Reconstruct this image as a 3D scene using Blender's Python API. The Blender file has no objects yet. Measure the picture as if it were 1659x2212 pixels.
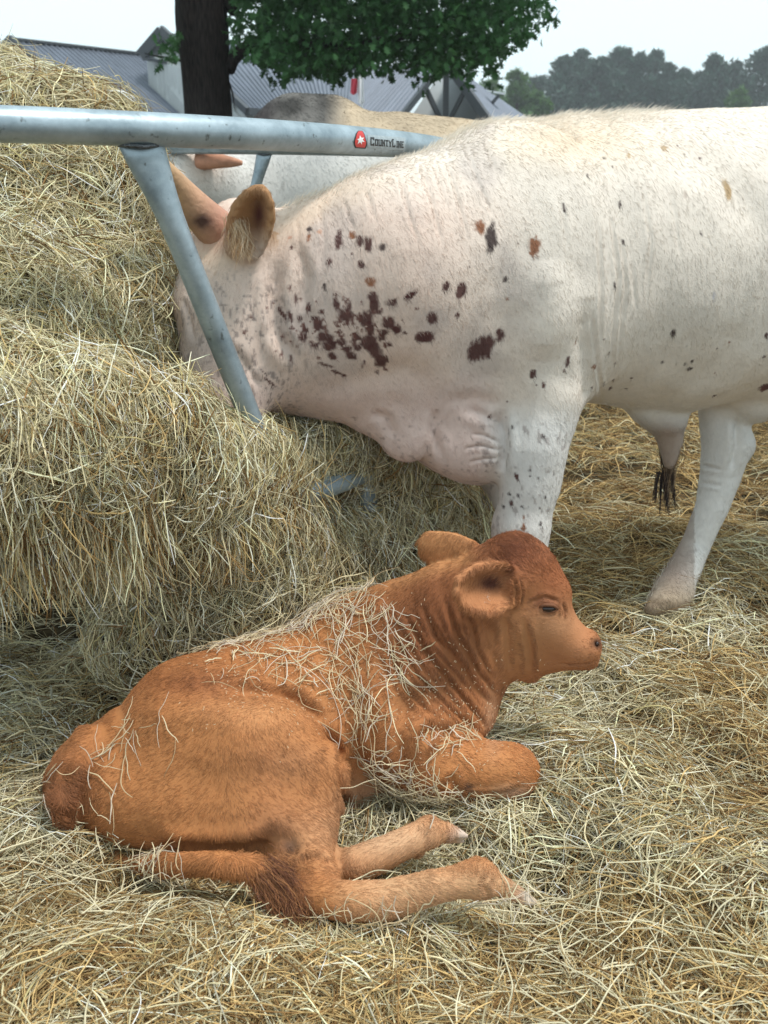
import bpy, math, random, zlib
import numpy as np
from mathutils import Vector
from mathutils.bvhtree import BVHTree

# ------------------------------------------------------------------ camera
H = 1.40                      # camera height (m)
PITCH = math.radians(20.0)    # looking down
FL = 2212.0                   # focal length in units of the 1659 x 2212 measuring grid
SP, CP = math.sin(PITCH), math.cos(PITCH)
scene = bpy.context.scene
cam_data = bpy.data.cameras.new('camera')
cam_data.sensor_fit = 'VERTICAL'
cam_data.sensor_height = 36.0
cam_data.lens = 36.0
cam_data.clip_start = 0.05
cam_data.clip_end = 2500.0
cam_data.dof.use_dof = True
cam_data.dof.focus_distance = 2.45
cam_data.dof.aperture_fstop = 6.3
cam = bpy.data.objects.new('camera', cam_data)
scene.collection.objects.link(cam)
cam.location = (0, 0, H)
cam.rotation_euler = (math.pi / 2 - PITCH, 0, 0)
scene.camera = cam

# ------------------------------------------------------------------ light
SUN_EL, SUN_AZ = math.radians(66), math.radians(105)   # azimuth clockwise from +Y
world = bpy.data.worlds.new('World')
scene.world = world
world.use_nodes = True
wn = world.node_tree.nodes
wl = world.node_tree.links
wn.clear()
w_out = wn.new('ShaderNodeOutputWorld')
w_bg = wn.new('ShaderNodeBackground')
w_sky = wn.new('ShaderNodeTexSky')
w_sky.sky_type = 'NISHITA'
w_sky.sun_disc = False
w_sky.sun_elevation = SUN_EL
w_sky.sun_rotation = SUN_AZ
w_sky.dust_density = 3.0
w_mix = wn.new('ShaderNodeMix')
w_mix.data_type = 'RGBA'
w_mix.inputs[0].default_value = 0.9                     # overcast veil over the clear sky
w_mix.inputs[7].default_value = (10.2, 12.2, 12.8, 1)
w_bg.inputs['Strength'].default_value = 0.1
wl.new(w_sky.outputs[0], w_mix.inputs[6])
wl.new(w_mix.outputs[2], w_bg.inputs[0])
wl.new(w_bg.outputs[0], w_out.inputs[0])

sun_data = bpy.data.lights.new('sun', 'SUN')
sun_data.energy = 2.9
sun_data.angle = math.radians(10)
sun_data.color = (1.0, 0.96, 0.90)
sun = bpy.data.objects.new('sun', sun_data)
scene.collection.objects.link(sun)
_sd = Vector((math.sin(SUN_AZ) * math.cos(SUN_EL), math.cos(SUN_AZ) * math.cos(SUN_EL), math.sin(SUN_EL)))
sun.rotation_euler = _sd.to_track_quat('Z', 'Y').to_euler()
sun.location = (0, 0, 20)

vs = scene.view_settings
vs.view_transform = 'Standard'
vs.look = 'None'
vs.exposure = 0.12
vs.gamma = 1.0
vs.use_curve_mapping = False
scene.cycles.max_bounces = 6
scene.cycles.transparent_max_bounces = 8

# ------------------------------------------------------------------ helpers
RNG = np.random.default_rng(7)
random.seed(7)
COL = scene.collection


def at(px, py, Y):
    """The point of the place at forward distance Y that lies in the direction (px, py)."""
    xr, yr = (px - 829.5) / FL, (1106 - py) / FL
    s = Y / (CP + yr * SP)
    return np.array([xr * s, Y, H + s * (-SP + yr * CP)])


def depth_of(p):
    return p[1] * CP - (p[2] - H) * SP


def rpx(px, py, Y, r):
    """radius r (grid units) at that point, in metres"""
    p = at(px, py, Y)
    return p, r * depth_of(p) / FL


def proj(P):
    P = np.asarray(P)
    d = P[..., 1] * CP - (P[..., 2] - H) * SP
    yr = (P[..., 1] * SP + (P[..., 2] - H) * CP) / d
    return 829.5 + FL * P[..., 0] / d, 1106 - FL * yr


def norm(v):
    return v / np.maximum(np.linalg.norm(v, axis=-1, keepdims=True), 1e-9)


def _hash(i, j, k, seed):
    n = (i * 374761393 + j * 668265263 + k * 2147483647 + seed * 974711) & 0xFFFFFFFF
    n = ((n ^ (n >> 13)) * 1274126177) & 0xFFFFFFFF
    n = n ^ (n >> 16)
    return (n & 0xFFFF) / 65535.0


def vnoise(P, freq, seed=0):
    """smooth value noise, 0..1"""
    Q = np.asarray(P, dtype=np.float64) * freq + 500.0
    I = np.floor(Q).astype(np.int64)
    f = Q - I
    f = f * f * (3 - 2 * f)
    out = 0
    for a in (0, 1):
        wa = f[..., 0] if a else 1 - f[..., 0]
        for b in (0, 1):
            wb = f[..., 1] if b else 1 - f[..., 1]
            for c in (0, 1):
                wc = f[..., 2] if c else 1 - f[..., 2]
                out = out + wa * wb * wc * _hash(I[..., 0] + a, I[..., 1] + b, I[..., 2] + c, seed)
    return out


def fbm(P, freq, seed=0, oct=3):
    s, a, t = 0, 1.0, 0
    for o in range(oct):
        s = s + a * vnoise(P, freq * 2 ** o, seed + 13 * o)
        t += a
        a *= 0.5
    return s / t


def link_obj(name, data, parent=None):
    o = bpy.data.objects.new(name, data)
    COL.objects.link(o)
    if parent is not None:
        o.parent = parent
    return o


def tag(o, label=None, cat=None, group=None, kind=None):
    if label: o['label'] = label
    if cat: o['category'] = cat
    if group: o['group'] = group
    if kind: o['kind'] = kind
    return o


def empty(name, loc, label, cat, group=None):
    o = bpy.data.objects.new(name, None)
    COL.objects.link(o)
    o.location = loc
    o.empty_display_size = 0.1
    return tag(o, label, cat, group)


def np_mesh(name, V, faces, mat=None, smooth=True, tint=None):
    """V (n,3); faces: (m,k) array or list of lists"""
    me = bpy.data.meshes.new(name)
    V = np.asarray(V, dtype=np.float32)
    if isinstance(faces, np.ndarray):
        m, k = faces.shape
        me.vertices.add(len(V))
        me.vertices.foreach_set('co', V.ravel())
        me.loops.add(m * k)
        me.loops.foreach_set('vertex_index', faces.astype(np.int32).ravel())
        me.polygons.add(m)
        me.polygons.foreach_set('loop_start', np.arange(0, m * k, k, dtype=np.int32))
        me.update(calc_edges=True)
    else:
        me.from_pydata(V.tolist(), [], faces)
        me.update()
    if smooth:
        me.polygons.foreach_set('use_smooth', np.ones(len(me.polygons), dtype=bool))
    if tint is not None:
        at_ = me.attributes.new('tint', 'FLOAT_COLOR', 'POINT')
        t4 = np.ones((len(V), 4), dtype=np.float32)
        t4[:, :3] = tint
        at_.data.foreach_set('color', t4.ravel())
    if mat: me.materials.append(mat)
    return me


def child(name, me, parent):
    """link a world-space mesh under its thing"""
    o = link_obj(name, me, parent)
    if parent is not None:
        o.location = -Vector(parent.location)
    return o


def curves(name, P, R, tint, mat, parent=None):
    """P (N,K,3) strands, R (N,K) radii, tint (N,3) colours -> hair curves object"""
    N, K = P.shape[:2]
    c = bpy.data.hair_curves.new(name)
    c.add_curves([K] * N)
    c.attributes['position'].data.foreach_set('vector', np.ascontiguousarray(P, dtype=np.float32).ravel())
    r = c.attributes.get('radius') or c.attributes.new('radius', 'FLOAT', 'POINT')
    r.data.foreach_set('value', np.ascontiguousarray(R, dtype=np.float32).ravel())
    t = c.attributes.new('tint', 'FLOAT_COLOR', 'CURVE')
    t4 = np.ones((N, 4), dtype=np.float32)
    t4[:, :3] = tint
    t.data.foreach_set('color', t4.ravel())
    c.materials.append(mat)
    o = link_obj(name, c, parent)
    if parent is not None:
        o.location = -Vector(parent.location)
    return o


# ---- implicit bodies -------------------------------------------------------
class Field:
    def __init__(self, lo, hi, h):
        self.lo, self.h = np.array(lo, float), h
        self.n = np.ceil((np.array(hi) - self.lo) / h).astype(int) + 1
        self.F = np.full(self.n, 1.0, dtype=np.float32)
        self.shift = None
        self.ax = [self.lo[i] + h * np.arange(self.n[i]) for i in range(3)]

    def _sub(self, lo, hi):
        a = np.clip(np.floor((lo - self.lo) / self.h).astype(int), 0, self.n)
        b = np.clip(np.ceil((hi - self.lo) / self.h).astype(int) + 1, 0, self.n)
        if np.any(b <= a): return None, None
        sl = tuple(slice(a[i], b[i]) for i in range(3))
        g = [self.ax[0][sl[0]][:, None, None].astype(np.float32), self.ax[1][sl[1]][None, :, None].astype(np.float32),
             self.ax[2][sl[2]][None, None, :].astype(np.float32)]
        return sl, g

    def _join(self, sl, d, k, cut=False):
        F = self.F[sl]
        if cut:
            d = -d
            hh = np.maximum(k - np.abs(F - d), 0) / k
            self.F[sl] = np.maximum(F, d) + hh * hh * k * 0.25
        else:
            hh = np.maximum(k - np.abs(F - d), 0) / k
            self.F[sl] = np.minimum(F, d) - hh * hh * k * 0.25

    def cap(self, A, B, k=0.05, sy=1.0, cut=False):
        """A, B = (px, py, Y, r): tapered capsule"""
        self.chain([A, B], k, sy, cut)

    def ball(self, A, k=0.05, sy=1.0, cut=False):
        self.chain([A, A], k, sy, cut)

    def chain(self, pts, k=0.05, sy=1.0, cut=False):
        """a limb: tapered capsules end to end, joined to the body in one go"""
        if self.shift: pts = [(p[0], p[1], p[2] + float(np.interp(p[0], *self.shift)), p[3]) for p in pts]
        W = [rpx(*p) for p in pts]
        m = max(w[1] for w in W) * max(1, sy) + k + 2 * self.h
        C = np.array([w[0] for w in W])
        sl, g = self._sub(C.min(0) - m, C.max(0) + m)
        if sl is None: return
        q = np.array([1, 1 / sy, 1])
        D = None
        for (a, ra), (b, rb) in zip(W[:-1], W[1:]):
            a2, b2 = a * q, b * q
            ba = b2 - a2
            L2 = max(float(ba @ ba), 1e-9)
            X, Y, Z = g[0] - np.float32(a2[0]), g[1] / np.float32(sy) - np.float32(a2[1]), g[2] - np.float32(a2[2])
            ba = ba.astype(np.float32)
            t = np.clip((X * ba[0] + Y * ba[1] + Z * ba[2]) / np.float32(L2), 0, 1)
            d = np.sqrt((X - t * ba[0]) ** 2 + (Y - t * ba[1]) ** 2 + (Z - t * ba[2]) ** 2) - (np.float32(ra) + t * np.float32(rb - ra))
            D = d if D is None else np.minimum(D, d)
        self._join(sl, D * min(1, sy), k, cut)

    def mesh(self):
        F = self.F
        F[0], F[-1], F[:, 0], F[:, -1], F[:, :, 0], F[:, :, -1] = 1, 1, 1, 1, 1, 1
        inside = F < 0
        c = [F[i:F.shape[0] - 1 + i, j:F.shape[1] - 1 + j, l:F.shape[2] - 1 + l] for i in (0, 1) for j in (0, 1) for l in (0, 1)]
        s = sum((x < 0).astype(np.int8) for x in c)
        cells = np.argwhere((s > 0) & (s < 8))
        idx = -np.ones(s.shape, dtype=np.int64)
        idx[tuple(cells.T)] = np.arange(len(cells))
        corner = np.array([(i, j, l) for i in (0, 1) for j in (0, 1) for l in (0, 1)])
        val = np.stack([F[cells[:, 0] + o[0], cells[:, 1] + o[1], cells[:, 2] + o[2]] for o in corner], 1)
        acc = np.zeros((len(cells), 3)); cnt = np.zeros(len(cells))
        for p in range(8):
            for q in range(p + 1, 8):
                if np.abs(corner[p] - corner[q]).sum() != 1: continue
                cr = (val[:, p] < 0) != (val[:, q] < 0)
                t = val[:, p] / np.where(cr, val[:, p] - val[:, q], 1)
                pt = corner[p] + t[:, None] * (corner[q] - corner[p])
                acc[cr] += pt[cr]; cnt[cr] += 1
        V = (cells + acc / cnt[:, None]) * self.h + self.lo
        quads = []
        for ax in range(3):
            sl0 = [slice(1, -1)] * 3; sl1 = [slice(1, -1)] * 3
            sl0[ax] = slice(0, -1); sl1[ax] = slice(1, None)
            A, B = inside[tuple(sl0)], inside[tuple(sl1)]
            e = np.argwhere(A != B)
            off = np.ones(3, dtype=int); off[ax] = 0
            e = e + off
            fl = A[tuple((e - off).T)]
            u, v = [(1, 2), (2, 0), (0, 1)][ax]
            du = np.zeros(3, dtype=int); du[u] = 1
            dv = np.zeros(3, dtype=int); dv[v] = 1
            q4 = [idx[tuple((e - du - dv).T)], idx[tuple((e - dv).T)], idx[tuple(e.T)], idx[tuple((e - du).T)]]
            Q = np.stack(q4, 1)
            Q[~fl] = Q[~fl][:, ::-1]
            quads.append(Q)
        Q = np.concatenate(quads)
        return V, Q[(Q >= 0).all(1)]


def vnormals(V, Q):
    n = np.cross(V[Q[:, 2]] - V[Q[:, 0]], V[Q[:, 3]] - V[Q[:, 1]])
    N = np.zeros_like(V)
    for i in range(4):
        for a in range(3):
            N[:, a] += np.bincount(Q[:, i], n[:, a], len(V))
    return norm(N)


def refine(V, Q):
    """split every quad in four (straight), for finer colouring"""
    E = np.sort(np.stack([Q, np.roll(Q, -1, 1)], 2).reshape(-1, 2), 1)
    key = E[:, 0] * len(V) + E[:, 1]
    u, inv = np.unique(key, return_inverse=True)
    mid = (V[u // len(V)] + V[u % len(V)]) / 2
    n, m = len(V), len(u)
    e = (n + inv).reshape(-1, 4)
    c = n + m + np.arange(len(Q))
    V2 = np.concatenate([V, mid, V[Q].mean(1)])
    Q2 = np.concatenate([np.stack([Q[:, i], e[:, i], c, e[:, i - 1]], 1) for i in range(4)])
    return V2, Q2


def relax(V, Q, it=1, w=0.5):
    for _ in range(it):
        s = np.zeros_like(V); c = np.zeros(len(V))
        for i in range(4):
            j = Q[:, (i + 1) % 4]
            for a in range(3):
                s[:, a] += np.bincount(Q[:, i], V[j, a], len(V)) + np.bincount(j, V[Q[:, i], a], len(V))
            c += np.bincount(Q[:, i], minlength=len(V)) + np.bincount(j, minlength=len(V))
        V = V + w * (s / np.maximum(c, 1)[:, None] - V)
    return V


class Surf:
    """a closed body surface: shooting directions at it, sculpting folds, sampling points on it"""
    def __init__(self, V, Q):
        self.V, self.Q = V, Q
        self.N = vnormals(V, Q)
        self.bvh = BVHTree.FromPolygons(V.tolist(), Q.tolist())

    def hit(self, px, py):
        o = Vector((0, 0, H))
        d = Vector(at(px, py, 2.0)) - o
        h = self.bvh.ray_cast(o, d.normalized())
        return None if h[0] is None else np.array(h[0])

    def line(self, pts, n=10):
        out = []
        for (a, b) in zip(pts[:-1], pts[1:]):
            for t in np.linspace(0, 1, n, endpoint=False):
                h = self.hit(a[0] + (b[0] - a[0]) * t, a[1] + (b[1] - a[1]) * t)
                if h is not None: out.append(h)
        h = self.hit(*pts[-1])
        if h is not None: out.append(h)
        return np.array(out)

    def fold(self, pts, depth, width, side=0.35):
        """a crease along pts with a soft ridge beside it (depth > 0 sinks)"""
        L = self.line(pts, 8)
        if len(L) < 2: return
        m = np.where(np.all((self.V > L.min(0) - 5 * width) & (self.V < L.max(0) + 5 * width), axis=1))[0]
        P = self.V[m]
        best = np.full(len(m), 9.0); tt = np.zeros(len(m))
        for i, (a, b) in enumerate(zip(L[:-1], L[1:])):
            ba = b - a
            l2 = max(ba @ ba, 1e-9)
            if l2 > (12 * width) ** 2 + 0.004: continue
            t = np.clip((P - a) @ ba / l2, 0, 1)
            d = np.linalg.norm(P - a - t[:, None] * ba, axis=1)
            up = d < best
            best[up] = d[up]; tt[up] = (i + t[up]) / (len(L) - 1)
        fade = np.clip(np.minimum(tt, 1 - tt) * 5, 0.0, 1)
        g = np.exp(-(best / width) ** 2) - side * np.exp(-((best - 2.0 * width) / width) ** 2)
        self.V[m] -= self.N[m] * (depth * g * fade)[:, None]

    def sample(self, n, wfun=None, rng=RNG):
        V, Q = self.V, self.Q
        T = np.concatenate([Q[:, [0, 1, 2]], Q[:, [0, 2, 3]]])
        cr = np.cross(V[T[:, 1]] - V[T[:, 0]], V[T[:, 2]] - V[T[:, 0]])
        area = np.linalg.norm(cr, axis=1)
        c = V[T].mean(1)
        w = area * (wfun(c, norm(cr)) if wfun else 1)
        cs = np.cumsum(w)
        i = np.minimum(np.searchsorted(cs, rng.random(n) * cs[-1]), len(T) - 1)
        u, v = rng.random(n), rng.random(n)
        s = u + v > 1
        u[s], v[s] = 1 - u[s], 1 - v[s]
        t = T[i]
        w0 = (1 - u - v)[:, None]
        P = V[t[:, 0]] * w0 + V[t[:, 1]] * u[:, None] + V[t[:, 2]] * v[:, None]
        Nn = norm(self.N[t[:, 0]] * w0 + self.N[t[:, 1]] * u[:, None] + self.N[t[:, 2]] * v[:, None])
        return P, Nn


def facing(c, n):
    """weight: more on what faces the viewer's side, nothing far round the back"""
    v = norm(np.array([0, 0, H]) - c)
    f = (n * v).sum(1)
    return np.clip(f * 1.5 + 0.65, 0.0, 1.0)


def fur(name, surf, n, comb, length, tilt, rad, tintf, mat, parent, seed=1, curl=0.25, wfun=facing, K=4, lenf=None, var=0.1):
    rng = np.random.default_rng(seed)
    P, N = surf.sample(n, wfun, rng)
    c = comb(P)
    c = c + 0.5 * curl * (np.stack([vnoise(P, 14, seed + i) for i in range(3)], 1) - 0.5) * 2 + rng.normal(0, curl * 0.5, P.shape)
    T = norm(c - (c * N).sum(1, keepdims=True) * N)
    tl = tilt * (0.6 + 0.8 * rng.random(n))[:, None]
    D = norm(T * np.cos(tl) + N * np.sin(tl))
    L = length * (0.55 + 0.8 * rng.random(n))
    if lenf is not None: L = L * lenf(P)
    s = np.linspace(0, 1, K)
    pts = P[:, None, :] - N[:, None, :] * 0.001 + D[:, None, :] * (L[:, None] * s)[..., None]
    pts = pts + T[:, None, :] * (L[:, None] * s ** 2 * 0.25)[..., None] - N[:, None, :] * (L[:, None] * s ** 2 * 0.22)[..., None]
    wob = rng.normal(0, 0.09, (n, 1, 3)) * L[:, None, None] * (s ** 2)[None, :, None]
    pts = pts + wob
    R = rad * (1 - 0.75 * s)[None, :] * (0.7 + 0.6 * rng.random(n))[:, None]
    t = tintf(P, N) * (1 - var + 2 * var * rng.random((n, 1))) * (1 + var * 1.2 * (fbm(P * np.array([1, 1, 0.6]), 75, seed + 50) - 0.5) + var * 1.3 * (fbm(P, 16, seed + 60) - 0.5))[:, None]
    return curves(name, pts, R, np.clip(t, 0, 1), mat, parent)


# ---- materials -------------------------------------------------------------
def new_mat(name):
    m = bpy.data.materials.new(name)
    m.use_nodes = True
    nt = m.node_tree
    b = nt.nodes['Principled BSDF']
    return m, nt, b


def tint_mat(name, rough=0.7, spec=0.3, noise=None, bump=0.0, bscale=200, sheen=0.0, trans=0.0):
    m, nt, b = new_mat(name)
    a = nt.nodes.new('ShaderNodeAttribute')
    a.attribute_name = 'tint'
    col = a.outputs['Color']
    if noise:
        tx = nt.nodes.new('ShaderNodeTexNoise'); tx.inputs['Scale'].default_value = noise[0]; tx.inputs['Detail'].default_value = 4
        tc = nt.nodes.new('ShaderNodeTexCoord'); nt.links.new(tc.outputs['Object'], tx.inputs['Vector'])
        mr = nt.nodes.new('ShaderNodeMapRange'); mr.inputs[3].default_value = 1 - noise[1]; mr.inputs[4].default_value = 1 + noise[1]
        nt.links.new(tx.outputs['Fac'], mr.inputs[0])
        mx = nt.nodes.new('ShaderNodeVectorMath'); mx.operation = 'SCALE'
        nt.links.new(col, mx.inputs[0]); nt.links.new(mr.outputs[0], mx.inputs['Scale'])
        col = mx.outputs[0]
    nt.links.new(col, b.inputs['Base Color'])
    b.inputs['Roughness'].default_value = rough
    b.inputs['Specular IOR Level'].default_value = spec
    if bump:
        t2 = nt.nodes.new('ShaderNodeTexNoise'); t2.inputs['Scale'].default_value = bscale; t2.inputs['Detail'].default_value = 3
        tc = nt.nodes.new('ShaderNodeTexCoord'); nt.links.new(tc.outputs['Object'], t2.inputs['Vector'])
        bp = nt.nodes.new('ShaderNodeBump'); bp.inputs['Strength'].default_value = bump; bp.inputs['Distance'].default_value = 0.004
        nt.links.new(t2.outputs['Fac'], bp.inputs['Height']); nt.links.new(bp.outputs[0], b.inputs['Normal'])
    if trans:
        tr = nt.nodes.new('ShaderNodeBsdfTranslucent')
        nt.links.new(col, tr.inputs['Color'])
        ms = nt.nodes.new('ShaderNodeMixShader'); ms.inputs[0].default_value = trans
        out = nt.nodes['Material Output']
        nt.links.new(b.outputs[0], ms.inputs[1]); nt.links.new(tr.outputs[0], ms.inputs[2]); nt.links.new(ms.outputs[0], out.inputs['Surface'])
    return m


def flat_mat(name, color, rough=0.6, metal=0.0, noise=0.0, scale=8.0, stretch=(1, 1, 1), bump=0.0, color2=None, spec=0.5):
    m, nt, b = new_mat(name)
    b.inputs['Roughness'].default_value = rough
    b.inputs['Metallic'].default_value = metal
    b.inputs['Specular IOR Level'].default_value = spec
    if noise or color2:
        tc = nt.nodes.new('ShaderNodeTexCoord'); mp = nt.nodes.new('ShaderNodeMapping')
        mp.inputs['Scale'].default_value = stretch
        nt.links.new(tc.outputs['Object'], mp.inputs['Vector'])
        tx = nt.nodes.new('ShaderNodeTexNoise'); tx.inputs['Scale'].default_value = scale; tx.inputs['Detail'].default_value = 6
        nt.links.new(mp.outputs[0], tx.inputs['Vector'])
        rp = nt.nodes.new('ShaderNodeValToRGB')
        rp.color_ramp.elements[0].position = 0.32; rp.color_ramp.elements[1].position = 0.68
        c2 = color2 or tuple(min(1, c * (1 + noise)) for c in color)
        c1 = color if color2 else tuple(c * (1 - noise) for c in color)
        rp.color_ramp.elements[0].color = (*c1, 1); rp.color_ramp.elements[1].color = (*c2, 1)
        nt.links.new(tx.outputs['Fac'], rp.inputs[0]); nt.links.new(rp.outputs[0], b.inputs['Base Color'])
        if bump:
            bp = nt.nodes.new('ShaderNodeBump'); bp.inputs['Strength'].default_value = bump; bp.inputs['Distance'].default_value = 0.01
            nt.links.new(tx.outputs['Fac'], bp.inputs['Height']); nt.links.new(bp.outputs[0], b.inputs['Normal'])
    else:
        b.inputs['Base Color'].default_value = (*color, 1)
    return m


M_skin = tint_mat('hide', 0.75, 0.2, noise=(60, 0.12), bump=0.25, bscale=260)
M_fur = tint_mat('fur_hair', 0.55, 0.25)
M_straw = tint_mat('straw', 0.7, 0.10, trans=0.12)
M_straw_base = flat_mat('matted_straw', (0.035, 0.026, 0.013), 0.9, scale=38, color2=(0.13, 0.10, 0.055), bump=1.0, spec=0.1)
# ------------------------------------------------------------------ ground
def ground_h(x, y):
    x = np.asarray(x, float); y = np.asarray(y, float)
    P = np.stack([x, y, np.zeros_like(x)], -1)
    h = (fbm(P, 2.6, 3) - 0.5) * 0.11 + (fbm(P, 7.0, 5) - 0.5) * 0.09
    for (px, py, Y, amp, s) in MOUNDS:
        c = at(px, py, Y)
        h = h + amp * np.exp(-((x - c[0]) ** 2 + (y - c[1]) ** 2) / (2 * s * s))
    return h


def gY(py):
    """forward distance of flat ground seen in row py"""
    a = PITCH + math.atan((py - 1106) / FL)
    return H / math.tan(a)


MOUNDS = [(1450, 1690, gY(1690), 0.05, 0.16), (1250, 1720, gY(1720), 0.04, 0.10), (1180, 1870, gY(1870), -0.07, 0.09),
          (1400, 2030, gY(2030), 0.03, 0.12), (900, 2120, gY(2120), -0.03, 0.10), (150, 2060, gY(2060), 0.05, 0.12),
          (60, 1650, gY(1650), 0.05, 0.12), (1120, 1945, gY(1945), -0.05, 0.07), (1000, 1820, gY(1820), -0.035, 0.05), (330, 1850, gY(1850), -0.075, 0.15), (560, 1870, gY(1870), -0.06, 0.11), (330, 1440, gY(1440), 0.07, 0.16), (1600, 1850, gY(1850), 0.03, 0.12),
          (1250, 1480, gY(1480), 0.03, 0.12), (830, 1790, gY(1790), -0.02, 0.08), (1050, 2100, gY(2100), -0.04, 0.07),
          (1500, 1250, gY(1250), 0.05, 0.3), (1300, 1000, gY(1000), 0.06, 0.5), (150, 1330, gY(1330), -0.08, 0.25)]

xs = np.concatenate([[-900, -300, -100, -40, -15, -7, -4.5], np.arange(-3.4, 4.2, 0.03), [5, 8, 15, 40, 100, 300, 900]])
ys = np.concatenate([[-300, -60, -10, -2, 0.2], np.arange(0.7, 7.5, 0.03), [9, 12, 18, 28, 45, 80, 150, 300, 700, 1500]])
GX, GY = np.meshgrid(xs, ys, indexing='ij')
GZ = ground_h(GX, GY)
GZ = np.where((np.abs(GX) > 4.3) | (GY > 8) | (GY < 0.5), 0, GZ) - 0.038
gv = np.stack([GX.ravel(), GY.ravel(), GZ.ravel()], 1)
ni, nj = GX.shape
ii = (np.arange(ni - 1)[:, None] * nj + np.arange(nj - 1)[None, :]).ravel()
gq = np.stack([ii, ii + nj, ii + nj + 1, ii + 1], 1)
M_ground = flat_mat('trodden_ground', (0.022, 0.016, 0.009), 0.95, scale=30, color2=(0.09, 0.065, 0.032), bump=1.0, spec=0.1)  # ground colour set darker so bare patches stand in for shade
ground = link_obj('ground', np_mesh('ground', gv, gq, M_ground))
tag(ground, 'trodden farmyard ground buried under loose hay', kind='structure')

# ------------------------------------------------------------------ hay heap in the ring feeder
fh = Field((-1.9, 1.3, -0.1), (0.75, 4.2, 1.75), 0.028)
fh.ball((10, 535, 2.80, 352), 0.03)
fh.ball((-420, 560, 2.8, 360), 0.05)
fh.ball((130, 550, 3.05, 238), 0.03)
fh.ball((120, 510, 2.68, 225), 0.05)
fh.ball((200, 720, 2.50, 175), 0.08)
fh.ball((30, 740, 2.28, 200), 0.08)
fh.ball((-250, 720, 2.3, 220), 0.08)
fh.chain([(60, 300, 2.7, 120), (200, 305, 2.75, 85)], 0.05)
fh.chain([(-420, 940, 1.90, 225), (-100, 945, 1.93, 210), (120, 945, 2.05, 178), (320, 975, 2.20, 140), (450, 1010, 2.36, 104), (560, 1050, 2.53, 84), (690, 968, 2.64, 84), (785, 985, 2.74, 76), (860, 1048, 2.82, 64), (945, 1092, 2.88, 58), (1020, 1145, 2.92, 50)], 0.05, 0.9)
fh.chain([(480, 1140, 2.42, 120), (600, 1220, 2.62, 135), (760, 1210, 2.76, 135), (900, 1215, 2.86, 115)], 0.05)
fh.chain([(560, 1050, 2.78, 118), (700, 1060, 2.90, 128), (830, 1090, 2.96, 110), (950, 1150, 3.02, 100)], 0.04)
fh.chain([(330, 1370, 2.32, 95), (400, 1270, 2.40, 125), (540, 1270, 2.46, 130)], 0.06)
fh.chain([(450, 1330, 2.42, 110), (620, 1370, 2.5, 125), (800, 1340, 2.65, 115)], 0.06)
fh.chain([(400, 1150, 2.95, 240), (800, 1250, 3.2, 180)], 0.08)
fh.ball((455, 985, 2.47, 78), 0.04)
hV, hQ = fh.mesh()
hV = relax(hV, hQ, 2)
hN = vnormals(hV, hQ)
hV = hV + hN * ((fbm(hV, 7, 21) - 0.5) * 0.13 + (fbm(hV, 18, 22) - 0.5) * 0.04)[:, None]
heap_surf = Surf(hV, hQ)
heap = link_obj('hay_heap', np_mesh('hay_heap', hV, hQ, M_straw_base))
tag(heap, 'tall heap of loose greenish tan hay spilling through the metal ring feeder', 'hay', kind='stuff')

# ------------------------------------------------------------------ spotted white steer
fc = Field((-0.85, 2.1, -0.06), (2.35, 3.75, 1.75), 0.0105)
fc.shift = ([500, 620, 850, 1150, 1500], [-0.10, -0.12, -0.22, -0.22, 0.0])
fc.chain([(2080, 560, 3.12, 250), (1930, 550, 3.12, 282), (1700, 542, 3.1, 292), (1450, 576, 3.05, 318), (1235, 566, 3.03, 296), (1110, 556, 2.98, 268)], 0.05, 0.82)
fc.ball((1130, 690, 2.90, 175), 0.14, 0.85)                       # shoulder
fc.chain([(1090, 545, 2.96, 254), (970, 568, 2.88, 236), (850, 605, 2.8, 232), (740, 635, 2.74, 212), (640, 640, 2.70, 180), (590, 620, 2.68, 150)], 0.05, 0.74)
fc.chain([(1000, 740, 2.86, 165), (860, 740, 2.78, 140)], 0.10, 0.6)
fc.ball((560, 600, 2.66, 132), 0.05, 0.8)                         # back of the skull
fc.chain([(500, 560, 2.64, 100), (492, 650, 2.60, 108), (490, 760, 2.56, 98), (482, 880, 2.52, 84), (475, 980, 2.5, 78)], 0.05, 0.8)
fc.ball((590, 740, 2.62, 120), 0.08, 0.7)                         # cheek
fc.ball((416, 650, 2.58, 36), 0.05)                               # brow over the eye
fc.chain([(505, 470, 2.64, 36), (540, 520, 2.62, 70)], 0.04)      # poll
# dewlap: a thin hanging sheet with lobes
fc.chain([(640, 800, 2.70, 80), (770, 812, 2.74, 88), (880, 850, 2.80, 112), (985, 890, 2.86, 118)], 0.09, 0.62)
fc.chain([(850, 850, 2.74, 60), (880, 940, 2.735, 62)], 0.022, 0.6)
fc.chain([(780, 820, 2.73, 46), (812, 895, 2.73, 46)], 0.025, 0.6)
fc.chain([(940, 860, 2.78, 56), (958, 950, 2.775, 62)], 0.018, 0.65)
fc.chain([(1000, 900, 2.80, 76), (1012, 962, 2.80, 76)], 0.020, 0.75)
fc.chain([(1025, 925, 2.88, 100), (1045, 960, 2.89, 80)], 0.09, 0.7)
# near foreleg
fc.chain([(1170, 780, 2.86, 120), (1172, 860, 2.80, 90), (1158, 960, 2.78, 73), (1148, 1050, 2.78, 63), (1126, 1140, 2.78, 57)], 0.05, 0.9)
fc.chain([(1126, 1140, 2.78, 57), (1118, 1210, 2.78, 58), (1115, 1270, 2.78, 42), (1112, 1370, 2.78, 40), (1108, 1420, 2.76, 50)], 0.03)
fc.ball((1236, 838, 2.82, 34), 0.05)                              # elbow
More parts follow.
